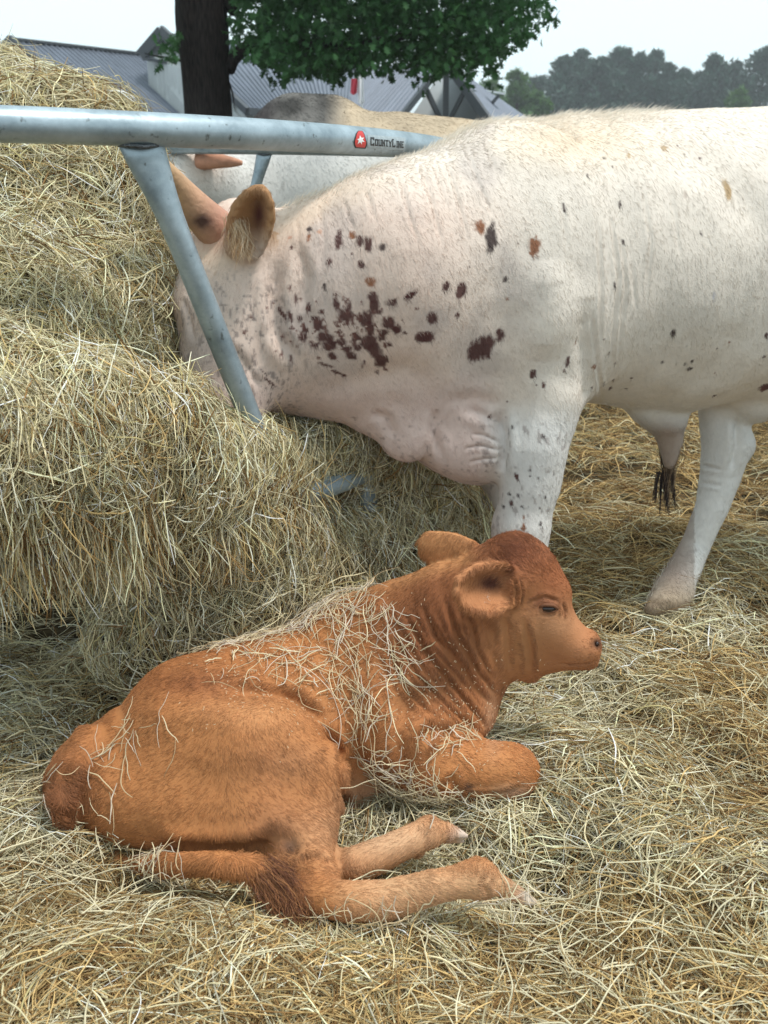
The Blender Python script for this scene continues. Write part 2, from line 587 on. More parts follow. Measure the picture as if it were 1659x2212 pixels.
# far foreleg
fc.chain([(1120, 900, 3.18, 80), (1085, 1020, 3.18, 50), (1088, 1120, 3.18, 48), (1085, 1220, 3.18, 36), (1080, 1345, 3.14, 44)], 0.05)
# near hind leg
fc.chain([(1720, 700, 3.0, 150), (1630, 820, 3.06, 95), (1564, 890, 3.08, 54), (1569, 960, 3.07, 52), (1556, 1030, 3.06, 45), (1537, 1095, 3.03, 37),
          (1503, 1180, 3.0, 33), (1470, 1245, 2.96, 37), (1452, 1285, 2.93, 44)], 0.04, 0.9)
fc.chain([(1452, 1282, 2.93, 38), (1438, 1302, 2.90, 34)], 0.02)
fc.chain([(1428, 1300, 2.89, 28), (1408, 1316, 2.87, 17)], 0.012)
fc.chain([(1455, 1312, 2.89, 22), (1478, 1318, 2.91, 16)], 0.012)
fc.ball((1603, 962, 3.06, 20), 0.04)                              # point of the hock
# far hind leg, outside the picture
fc.chain([(2000, 700, 3.35, 150), (1960, 880, 3.35, 70), (1990, 1000, 3.35, 45), (1960, 1180, 3.35, 34), (1940, 1270, 3.33, 44)], 0.05, 0.9)
# sheath
fc.chain([(1400, 880, 3.0, 40), (1440, 905, 3.0, 44), (1448, 950, 3.0, 27), (1446, 1000, 3.0, 13)], 0.03)


def ear(field, base, tip, Y0, Y1, hw, cup, rr, side=(0, 1), n=13, m=17, point=0.6, k=0.008):
    """a cupped leaf of skin from base to tip (grid units), hollow side towards the viewer when cup > 0"""
    b, t = np.array(base, float), np.array(tip, float)
    ax = (t - b) / np.linalg.norm(t - b)
    sd = np.array([-ax[1], ax[0]])
    rows = []
    for j in range(m):
        v = j / (m - 1)
        w = hw * (math.sin(math.pi * min(1, 0.16 + 0.84 * v * 0.98 + 0.0)) ** point if v < 0.999 else 0.12)
        row = []
        for i in range(n):
            u = -1 + 2 * i / (n - 1)
            c = b + (t - b) * v + sd * w * u
            Y = Y0 + (Y1 - Y0) * v + cup * (1 - u * u) * (w / hw) * (1 - 0.3 * v)
            row.append((c[0], c[1], Y, rr))
        rows.append(row)
    for j in range(m - 1):
        for i in range(n):
            field.cap(rows[j][i], rows[j + 1][i], k)
            if i: field.cap(rows[j][i - 1], rows[j][i], k)


ear(fc, (524, 545), (563, 408), 2.50, 2.44, 44, 0.058, 6.0, point=0.55)
fc.chain([(530, 545, 2.56, 28), (525, 530, 2.51, 22)], 0.03)
cV, cQ = fc.mesh()
cV = relax(cV, cQ, 1, 0.4)
cV, cQ = refine(cV, cQ)
cV = relax(cV, cQ, 2, 0.5)
cow_s = Surf(cV, cQ)
F_ = cow_s.fold
for pts, d, w, *sd_ in [
    ([(1268, 640), (1262, 740), (1270, 830), (1262, 880)], 0.010, 0.026, 0.1),          # behind the shoulder
    ([(1225, 330), (1255, 500), (1262, 640)], 0.003, 0.04, 0.1),
            ([(1082, 972), (1040, 962), (1000, 968)], 0.006, 0.004, 0.1), ([(1082, 960), (1050, 940), (1015, 935)], 0.005, 0.004, 0.1),
    ([(1080, 985), (1045, 990), (1010, 998)], 0.005, 0.004, 0.1), ([(940, 880), (935, 930), (960, 1000)], 0.006, 0.010), ([(1082, 940), (1060, 905), (1000, 880)], 0.008, 0.012),
    ([(1080, 880), (1088, 960), (1085, 1020)], 0.016, 0.014),
    ([(960, 860), (1020, 865), (1080, 885)], 0.005, 0.02),
    ([(800, 890), (835, 905), (850, 950)], 0.005, 0.014), ([(700, 850), (790, 815), (880, 800), (940, 830)], 0.004, 0.030),
    ([(598, 560), (590, 640), (600, 720), (640, 790)], 0.014, 0.016), ([(640, 520), (660, 600), (650, 680)], 0.008, 0.014),
    ([(540, 810), (560, 760), (570, 700)], 0.006, 0.012), ([(500, 740), (560, 840)], 0.006, 0.010), ([(480, 720), (530, 850)], 0.005, 0.010),
    ([(398, 640), (412, 690), (420, 740)], 0.008, 0.009), ([(408, 620), (424, 680), (430, 730)], 0.006, 0.008),
    ([(1290, 470), (1300, 600), (1296, 760)], 0.0042, 0.005), ([(1318, 450), (1336, 600), (1318, 790)], 0.0049, 0.005),
    ([(1340, 500), (1352, 620), (1335, 780)], 0.0042, 0.005), ([(1385, 380), (1405, 520), (1395, 650)], 0.0028, 0.005),
    ([(1280, 660), (1290, 780), (1300, 860)], 0.0042, 0.006), ([(1365, 560), (1375, 680)], 0.0028, 0.005),
    ([(860, 372), (880, 450), (905, 540)], 0.0035, 0.0045), ([(905, 345), (930, 430), (955, 540)], 0.0035, 0.0045), ([(930, 340), (950, 400), (965, 450)], 0.0028, 0.004),
    ([(955, 325), (985, 420), (1010, 520)], 0.0035, 0.0045), ([(790, 405), (810, 480)], 0.0028, 0.005), ([(740, 425), (765, 500)], 0.0028, 0.005),
    ([(1000, 305), (1030, 390), (1065, 470)], 0.0028, 0.005), ([(1045, 300), (1070, 370)], 0.0021, 0.005), ([(1100, 285), (1180, 300), (1260, 340)], 0.0070, 0.030),
    ([(690, 440), (700, 520), (690, 590)], 0.0028, 0.006), ([(640, 470), (648, 540)], 0.0021, 0.005), ([(1210, 420), (1225, 540)], 0.0021, 0.006), ([(1450, 420), (1470, 560)], 0.0021, 0.006),
    ([(1500, 1000), (1560, 1015)], 0.004, 0.006), ([(1505, 1040), (1560, 1050)], 0.003, 0.006), ([(1590, 900), (1592, 960), (1580, 1020)], 0.010, 0.012),
    ([(1600, 700), (1560, 780), (1500, 850)], 0.005, 0.05), ([(1100, 640), (1085, 760), (1060, 850)], 0.005, 0.05),
    ([(1440, 300), (1560, 380), (1659, 520)], 0.008, 0.05), ([(1180, 560), (1190, 680), (1170, 780)], -0.010, 0.05),
]:
    F_(pts, d, w, *sd_)
cow_s.N = vnormals(cow_s.V, cQ)
cow_s.V = cow_s.V + cow_s.N * ((fbm(cow_s.V, 6, 31) - 0.5) * 0.012 + (vnoise(cow_s.V * np.array([1.0, 1, 0.35]), 26, 33) - 0.5) * 0.0035)[:, None]
cow_s = Surf(cow_s.V, cQ)

# markings: (x, y, rx, ry, tilt degrees, colour) in two enlarged views of the flank
K_, B_, T_ = (0.078, 0.030, 0.027), (0.24, 0.095, 0.045), (0.42, 0.29, 0.16)
DK = (0.05, 0.032, 0.03)
Z4 = [(378, 372, 24, 28, 0, B_), (620, 455, 28, 40, 0, B_), (425, 420, 27, 66, 0, DK), (292, 655, 22, 40, 15, K_), (225, 630, 16, 18, 0, K_), (165, 772, 22, 24, 0, K_),
      (138, 850, 38, 22, 0, K_), (380, 905, 46, 62, 35, K_), (466, 840, 20, 34, 0, K_), (75, 668, 32, 12, -30, K_), (10, 815, 25, 22, 0, K_), (45, 835, 10, 8, 0, K_),
      (278, 758, 10, 10, 0, K_), (490, 598, 14, 14, 0, DK), (762, 960, 9, 26, 0, K_), (607, 1015, 13, 20, 0, K_), (657, 1065, 8, 13, 0, K_), (1228, 835, 12, 17, 0, DK),
      (880, 985, 11, 9, 0, B_), (420, 1205, 10, 11, 0, K_), (500, 1138, 6, 7, 0, K_), (657, 1290, 9, 9, 0, DK), (540, 1472, 8, 22, -20, K_), (515, 1585, 8, 11, 0, K_),
      (505, 1545, 7, 7, 0, DK), (545, 1552, 7, 7, 0, DK), (597, 1440, 6, 8, 0, DK), (635, 1475, 6, 7, 0, DK), (568, 1650, 8, 9, 0, B_), (568, 1692, 10, 14, 0, B_),
      (645, 1675, 8, 10, 0, DK), (665, 1560, 6, 6, 0, DK), (1300, 992, 13, 9, 0, DK), (1310, 960, 7, 8, 0, DK), (1280, 972, 6, 8, 0, DK), (1180, 965, 7, 8, 0, DK),
      (970, 625, 6, 11, 0, DK), (1010, 435, 6, 11, 0, DK), (993, 272, 7, 17, 0, DK), (748, 285, 7, 17, -15, DK), (1290, 895, 5, 5, 0, DK), (1420, 905, 4, 5, 0, K_),
      (1475, 880, 4, 5, 0, B_), (1415, 1010, 5, 5, 0, B_), (1045, 1035, 9, 5, 0, K_), (950, 1080, 8, 13, 0, K_), (925, 1055, 6, 6, 0, K_), (963, 1045, 5, 7, 0, K_),
      (870, 1077, 11, 5, 0, K_), (1025, 1080, 7, 4, 0, K_), (1410, 1112, 9, 4, 0, K_), (1465, 205, 17, 46, -18, T_), (1280, 225, 10, 18, -15, (0.5, 0.42, 0.36)),
      (1350, 398, 5, 12, -35, DK), (1408, 672, 6, 20, 0, (0.4, 0.38, 0.4)), (925, 865, 5, 6, 0, K_), (945, 925, 5, 6, 0, K_), (972, 972, 4, 5, 0, K_), (800, 872, 4, 8, 0, B_),
      (748, 1000, 6, 9, 0, K_), (625, 1065, 4, 6, 0, K_), (1033, 55, 10, 12, 0, T_), (960, 103, 4, 5, 0, DK), (925, 65, 6, 4, 0, DK), (850, 145, 4, 10, 0, DK), (1278, 48, 5, 5, 0, K_),
      (1345, 65, 7, 5, 0, K_), (1190, 20, 16, 8, 0, T_), (1245, 12, 4, 8, 0, K_), (1640, 845, 10, 12, 0, K_), (1628, 940, 8, 7, 0, K_), (1633, 1075, 30, 24, 0, (0.12, 0.04, 0.04)),
      (495, 683, 6, 9, 0, B_), (330, 545, 5, 9, 0, DK), (545, 440, 4, 4, 0, K_), (560, 1600, 5, 5, 0, DK), (600, 1465, 5, 6, 0, DK), (575, 1330, 4, 4, 0, DK), (520, 1250, 7, 8, 0, DK),
      (710, 1290, 5, 6, 0, (0.3, 0.28, 0.28)), (655, 1360, 5, 5, 0, DK), (640, 1610, 5, 5, 0, DK), (480, 1600, 5, 7, 0, DK), (590, 1545, 3, 4, 0, DK)]
Z3 = [(1125, 570, 24, 42, 0, K_), (1130, 515, 15, 20, 0, K_), (1255, 565, 20, 26, 0, K_), (1300, 590, 24, 46, 0, K_), (1385, 600, 22, 22, 0, DK), (1205, 530, 18, 20, 0, B_),
      (960, 500, 15, 15, 0, DK), (955, 545, 12, 20, 0, B_), (855, 605, 10, 12, 0, K_), (1205, 640, 7, 9, 0, K_), (1075, 685, 18, 22, 0, K_), (1258, 700, 20, 22, 0, K_),
      (1045, 830, 14, 22, 0, DK), (1315, 800, 28, 26, 0, B_), (1325, 885, 26, 30, 0, K_), (1435, 920, 38, 22, -10, K_), (1545, 880, 34, 16, -25, K_), (1335, 938, 28, 26, 0, K_),
      (1365, 975, 18, 15, 0, K_), (1115, 925, 22, 38, 0, K_), (885, 900, 12, 26, 0, K_), (955, 950, 12, 22, 0, K_), (1165, 995, 40, 42, 0, K_), (1285, 1015, 42, 46, 0, K_),
      (1310, 1065, 25, 42, 0, K_), (1415, 1040, 46, 36, 0, K_), (1462, 1078, 25, 32, 0, K_), (1030, 972, 18, 14, 0, K_), (1005, 1040, 30, 40, -30, K_), (1050, 1120, 42, 30, 0, K_),
      (1070, 1170, 46, 30, 0, K_), (1230, 1120, 26, 36, 0, K_), (1300, 1150, 42, 42, 0, K_), (1340, 1200, 36, 42, 0, K_), (1375, 1255, 36, 40, 20, K_), (1380, 1120, 24, 24, 0, K_),
      (1180, 1190, 26, 26, 0, K_), (1205, 1230, 30, 20, 0, K_), (1090, 1230, 28, 24, 0, K_), (920, 1122, 26, 26, 0, K_), (990, 1170, 20, 18, 0, K_), (800, 980, 14, 42, -35, K_),
      (850, 1000, 12, 30, -20, K_), (905, 1010, 18, 18, 0, K_), (1050, 1280, 44, 10, 20, K_), (1120, 1325, 34, 9, 25, K_), (1160, 1342, 18, 12, 0, K_), (1350, 1320, 10, 12, 0, K_),
      (1275, 1270, 9, 26, 15, K_), (1515, 1098, 9, 9, 0, K_), (850, 1250, 8, 22, 15, K_), (1625, 1115, 46, 28, 0, K_), (1190, 945, 14, 30, 10, K_), (1395, 1090, 30, 20, 0, K_),
      (730, 1380, 8, 40, -40, K_), (700, 1330, 6, 26, -35, DK), (1420, 1160, 18, 16, 0, K_), (1150, 1150, 30, 22, 0, K_), (1240, 1180, 22, 30, 0, K_), (1110, 875, 12, 14, 0, K_),
      (850, 545, 12, 10, 0, (0.5, 0.28, 0.2)), (1020, 510, 12, 10, 0, (0.45, 0.25, 0.17)), (940, 1080, 20, 12, 0, K_), (860, 1070, 16, 12, 0, (0.12, 0.05, 0.045))]
_rf = np.random.default_rng(77)
for _ in range(95):
    Z3.append((1130 + _rf.normal(0, 190), 1070 + _rf.normal(0, 100), 4 + 9 * _rf.random(), 5 + 12 * _rf.random(), _rf.normal(0, 30), (0.13, 0.055, 0.045)))
spots = []
for lst, ox, oy, sc_ in ((Z4, 1100, 400, 1.580), (Z3, 400, 400, 2.074)):
    for (x, y, rx, ry, a, c) in lst:
        f = 2212.0 / 2856.0
        px, py = (ox + x / sc_) * f, (oy + y / sc_) * f
        h = cow_s.hit(px, py)
        if h is None: continue
        s = depth_of(h) / FL * f / sc_
        spots.append((h, rx * s * 1.05, ry * s * 1.05, math.radians(a), c))


def spot_paint(P, base):
    out = base.copy()
    wob = (fbm(P * np.array([1.2, 1, 0.7]), 55, 41) - 0.5) * 0.85 + (vnoise(P * np.array([1.3, 1, 0.6]), 170, 42) - 0.5) * 0.45
    lo = np.array([s[0] for s in spots])
    for (h, rx, ry, a, c) in spots:
        R = max(rx, ry) * 1.5 + 0.004
        m = np.where(np.all(np.abs(P - h) < R, axis=1))[0]
        if not len(m): continue
        d = P[m] - h
        u = d[:, 0] * math.cos(a) - d[:, 2] * math.sin(a)
        v = d[:, 0] * math.sin(a) + d[:, 2] * math.cos(a)
        q = np.sqrt((u / rx) ** 2 + (v / ry) ** 2) + wob[m] * 1.1
        t = np.clip((1.12 - q) / 0.30, 0, 1)[:, None] * 0.96
        out[m] = out[m] * (1 - t) + np.array(c) * t
    return out


def cow_tint(P, N=None):
    px, py = proj(P)
    n = fbm(P, 5, 51)[:, None]
    base = np.array([0.69, 0.615, 0.54]) * np.ones((len(P), 3))
    neck = np.clip((1180 - px) / 260, 0, 1)[:, None] * np.clip((py - 330) / 140, 0, 1)[:, None]
    base = base * (1 - neck) + np.array([0.63, 0.495, 0.42]) * neck
    cream = np.exp(-((px - 1230) / 170) ** 2 - ((py - 300) / 55) ** 2)[:, None]
    base = base * (1 - 0.55 * cream) + np.array([0.66, 0.50, 0.33]) * 0.55 * cream
    crest = (np.clip((900 - px) / 200, 0, 1) * np.exp(-((py - (790 - px * 0.5)) / 45) ** 2))[:, None]
    base = base * (1 - 0.4 * crest) + np.array([0.68, 0.52, 0.36]) * 0.4 * crest
    base = base * (0.90 + 0.20 * n)
    pat = np.clip((fbm(P, 9, 52) - 0.50) * 5, 0, 1)[:, None] * np.clip((1220 - px) / 120, 0, 1)[:, None]
    base = base * (1 - 0.45 * pat) + np.array([0.40, 0.345, 0.325]) * 0.45 * pat      # roan greyish patches on the neck
    legs = np.clip((py - 860) / 60, 0, 1)[:, None]
    base = base * (1 - legs) + np.array([0.66, 0.63, 0.60]) * legs * 1.0 * (0.9 + 0.2 * n) if legs.max() > 0 else base
    dew = (np.clip((1098 - px) / 70, 0, 1) * np.clip((py - 790) / 80, 0, 1))[:, None]
    base = base * (1 - dew) + np.array([0.62, 0.48, 0.43]) * dew
    # small speckles on cheek and neck, and dark belly fringe of the sheath
    sp = np.clip((vnoise(P * np.array([1.3, 1, 0.7]), 190, 53) - 0.60) * 8, 0, 1) * np.clip((740 - px) / 150, 0, 1) * np.clip((py - 560) / 80, 0, 1) * np.clip((vnoise(P, 22, 54) - 0.2) * 4, 0, 1)
    base = base * (1 - 0.62 * sp[:, None]) + np.array([0.10, 0.085, 0.09]) * 0.62 * sp[:, None]
    sp2 = np.clip((vnoise(P, 110, 55) - 0.73) * 9, 0, 1) * (py > 900) * (px < 1230)
    base = base * (1 - 0.5 * sp2[:, None]) + np.array([0.16, 0.11, 0.10]) * 0.5 * sp2[:, None]
    # ear tan, sheath brown, hooves
    er = ((px > 488) & (px < 600) & (py > 385) & (py < 545) & (P[:, 1] < 2.455))[:, None]
    inner = np.exp(-((px - 559) / 17) ** 2 - ((py - 462) / 42) ** 2)[:, None]
    ecol = np.array([0.44, 0.245, 0.12]) * (1 - inner) + np.array([0.09, 0.03, 0.025]) * inner
    fade = np.clip((548 - py) / 60, 0, 1)[:, None]
    base = np.where(er, base * (1 - fade) + ecol * fade, base)
    poll = np.exp(-((px - 470) / 45) ** 2 - ((py - 505) / 40) ** 2)[:, None]
    base = base * (1 - 0.7 * poll) + np.array([0.46, 0.24, 0.15]) * 0.7 * poll
    sh = (np.exp(-((px - 1447) / 75) ** 2) * np.clip((py - 892) / 40, 0, 1) * (px > 1360) * (px < 1500))[:, None]
    base = base * (1 - 0.75 * sh) + np.array([0.24, 0.15, 0.10]) * 0.75 * sh
    hoof_ = (np.clip((py - (1292 + 0.12 * (px - 1440))) / 8, 0, 1) * (px > 1300))[:, None]
    foot = (np.clip((py - 1235) / 60, 0, 1) * (px > 1300))[:, None]
    base = base * (1 - 0.75 * foot) + np.array([0.36, 0.28, 0.19]) * 0.75 * foot
    base = base * (1 - 0.8 * hoof_) + np.array([0.20, 0.145, 0.095]) * 0.8 * hoof_
    return np.clip(spot_paint(P, base), 0.01, 1)


hoofpt = at(1440, 1340, 2.95)
steer = empty('steer', tuple(np.array([hoofpt[0] - 0.3, 3.0, 0.0])), 'big white steer with dark spots on its neck, head down in the hay heap', 'steer')
body = child('body', np_mesh('steer_body', cow_s.V, cow_s.Q, M_skin, tint=cow_tint(cow_s.V)), steer)

# ------------------------------------------------------------------ calf
fk = Field((-0.82, 1.42, -0.08), (0.62, 2.62, 0.66), 0.0068)
fk.chain([(250, 1700, 1.97, 146), (330, 1665, 2.0, 160), (455, 1612, 2.03, 208), (560, 1585, 2.10, 208), (700, 1548, 2.16, 205), (800, 1495, 2.18, 188)], 0.06, 0.84)
fk.ball((765, 1350, 2.24, 50), 0.05)
fk.chain([(810, 1460, 2.19, 175), (890, 1405, 2.18, 165), (985, 1345, 2.15, 140), (1070, 1290, 2.12, 112)], 0.06, 0.72)
fk.chain([(960, 1470, 2.12, 116), (990, 1530, 2.08, 84), (1010, 1420, 2.12, 90)], 0.05, 0.8)
fk.ball((1040, 1390, 2.12, 85), 0.05, 0.75)
# head
fk.ball((1112, 1226, 2.11, 80), 0.03, 0.74)
fk.ball((1150, 1262, 2.09, 68), 0.025, 0.72)
fk.ball((1174, 1300, 2.085, 56), 0.025, 0.78)
fk.chain([(1120, 1330, 2.10, 84), (1150, 1385, 2.10, 74)], 0.03, 0.72)
fk.chain([(1160, 1330, 2.09, 70), (1215, 1376, 2.08, 52), (1254, 1398, 2.07, 41)], 0.025, 0.86)
fk.chain([(1254, 1396, 2.07, 39), (1266, 1398, 2.07, 34)], 0.012, 1.05)
fk.chain([(1267, 1423, 2.07, 25), (1215, 1422, 2.08, 28), (1160, 1425, 2.09, 34)], 0.015, 1.0)
fk.chain([(1128, 1440, 2.09, 32), (1148, 1462, 2.085, 16)], 0.02, 0.8)
fk.ball((1206, 1280, 2.085, 20), 0.02)
# belly and brisket
fk.chain([(620, 1640, 2.08, 170), (790, 1630, 2.10, 150)], 0.06, 0.85)
fk.ball((880, 1570, 2.05, 118), 0.06, 0.9)
fk.ball((750, 1735, 2.0, 60), 0.05, 0.9)
# near foreleg, folded
fk.chain([(870, 1590, 1.99, 96), (915, 1648, 1.965, 74), (1000, 1656, 1.955, 66), (1095, 1662, 1.95, 57)], 0.04, 0.9)
fk.ball((1112, 1672, 1.95, 50), 0.03)
fk.chain([(1112, 1700, 1.945, 30), (1040, 1716, 1.94, 27), (960, 1728, 1.95, 28)], 0.010)
# near haunch and hind leg
fk.chain([(430, 1655, 1.955, 172), (560, 1660, 1.90, 158), (645, 1680, 1.865, 92)], 0.022, 0.72)
fk.chain([(655, 1690, 1.85, 80), (658, 1780, 1.79, 74), (662, 1860, 1.70, 60), (690, 1915, 1.64, 50)], 0.04, 0.85)
fk.chain([(290, 1735, 1.89, 95), (430, 1765, 1.83, 88), (560, 1775, 1.79, 78), (620, 1800, 1.76, 60)], 0.045, 0.8)
fk.chain([(660, 1935, 1.61, 40), (745, 1948, 1.58, 44), (830, 1945, 1.57, 45), (930, 1918, 1.57, 36), (985, 1906, 1.575, 34), (1035, 1896, 1.58, 40)], 0.02, 0.9)
fk.chain([(1030, 1896, 1.58, 36), (1082, 1912, 1.575, 24), (1125, 1932, 1.57, 15), (1158, 1948, 1.565, 8)], 0.014)
fk.chain([(1100, 1930, 1.565, 14), (1150, 1955, 1.555, 7)], 0.006)
fk.ball((1040, 1925, 1.57, 13), 0.012)
fk.ball((700, 1975, 1.61, 16), 0.02)
# far hind leg
fk.chain([(700, 1890, 1.75, 50), (770, 1868, 1.70, 38), (860, 1828, 1.725, 34), (925, 1798, 1.75, 34)], 0.02)
fk.chain([(925, 1798, 1.75, 31), (965, 1795, 1.755, 20), (1010, 1806, 1.76, 7)], 0.012)
fk.chain([(955, 1808, 1.76, 14), (1000, 1816, 1.765, 7)], 0.006)
fk.ball((905, 1838, 1.745, 15), 0.01)
# tail root
fk.chain([(190, 1600, 1.95, 34), (152, 1660, 1.87, 28), (134, 1730, 1.82, 26), (148, 1795, 1.85, 22), (200, 1842, 1.85, 16), (300, 1872, 1.80, 16), (375, 1868, 1.675, 26), (470, 1866, 1.66, 30),
          (545, 1876, 1.65, 29), (590, 1905, 1.635, 27), (625, 1958, 1.60, 18)], 0.015, 0.85)
ear(fk, (1112, 1262), (986, 1280), 2.03, 1.935, 52, 0.050, 4.4, point=0.42)
fk.chain([(1120, 1255, 2.07, 30), (1100, 1262, 2.055, 26)], 0.03)
ear(fk, (1032, 1215), (912, 1172), 2.17, 2.20, 37, -0.012, 5.0, point=0.42)
fk.chain([(1060, 1225, 2.15, 26), (1020, 1208, 2.17, 18)], 0.02)
fk.ball((1274, 1380, 2.07, 19), 0.012)
fk.ball((1274, 1427, 2.07, 18), 0.010)
fk.ball((1291, 1392, 2.043, 10), 0.004, cut=True)
kV, kQ = fk.mesh()
kV, kQ = refine(relax(kV, kQ, 1, 0.3), kQ)
calf_s = Surf(relax(kV, kQ, 2, 0.5), kQ)
for pts, d, w, *sd_ in [
    ([(872, 1325), (925, 1415), (1002, 1508), (1052, 1572)], 0.0083, 0.0065), ([(848, 1372), (905, 1462), (975, 1532), (1045, 1590)], 0.0053, 0.0050),
    ([(908, 1300), (940, 1375), (1018, 1462), (1062, 1530)], 0.0045, 0.0072), ([(960, 1290), (985, 1370), (1030, 1440), (1070, 1500)], 0.0067, 0.0065),
    ([(835, 1400), (880, 1490), (950, 1560)], 0.0060, 0.0065), ([(1015, 1330), (1030, 1400), (1065, 1470)], 0.0045, 0.0058),
    ([(938, 1342), (970, 1400), (1012, 1448)], 0.0030, 0.0036), ([(888, 1378), (930, 1440), (966, 1486)], 0.0037, 0.0036),
    ([(1092, 1330), (1098, 1390), (1102, 1450)], 0.0045, 0.009), ([(1132, 1335), (1146, 1400), (1150, 1462)], 0.0060, 0.008),
    ([(1110, 1250), (1118, 1280), (1112, 1310)], 0.0037, 0.0036), ([(1122, 1245), (1130, 1280), (1124, 1310)], 0.0030, 0.0029),
    ([(1292, 1428), (1262, 1437), (1228, 1437), (1206, 1433)], 0.0035, 0.0035, 0.1),
    ([(1150, 1302), (1178, 1290), (1210, 1300)], 0.0045, 0.0043), ([(1165, 1328), (1185, 1330), (1203, 1325)], 0.0023, 0.0029), ([(1215, 1300), (1222, 1320), (1216, 1334)], 0.0045, 0.0043),
    ([(705, 1570), (735, 1640), (742, 1720), (738, 1790)], 0.022, 0.012), ([(470, 1486), (560, 1494), (640, 1514), (700, 1565)], 0.013, 0.014),
    ([(640, 1860), (690, 1850), (722, 1870)], 0.008, 0.008), ([(340, 1830), (480, 1835), (600, 1830)], 0.03, 0.018),
    ([(900, 1600), (930, 1580), (1000, 1590)], 0.008, 0.014), ([(905, 1700), (985, 1712), (1080, 1712), (1130, 1700)], 0.010, 0.006),
    ([(1055, 1880), (1042, 1910), (1050, 1935)], 0.005, 0.005), ([(640, 1850), (622, 1820), (560, 1800)], 0.010, 0.018),
    ([(300, 1560), (420, 1540), (540, 1560)], -0.006, 0.03), ([(880, 1500), (860, 1590), (880, 1680)], 0.008, 0.02),
    ([(735, 1560), (790, 1660), (830, 1720)], 0.007, 0.02), ([(780, 1440), (820, 1520), (840, 1600)], -0.006, 0.03),
    ([(960, 1700), (975, 1680), (985, 1710)], 0.008, 0.008),
]:
    calf_s.fold(pts, d, w, *sd_)
calf_s.N = vnormals(calf_s.V, kQ)
calf_s.V = calf_s.V + calf_s.N * ((fbm(calf_s.V, 12, 61) - 0.5) * 0.008)[:, None]
calf_s = Surf(calf_s.V, kQ)


def bump2(px, py, cx, cy, rx, ry):
    return np.exp(-((px - cx) / rx) ** 2 - ((py - cy) / ry) ** 2)[:, None]


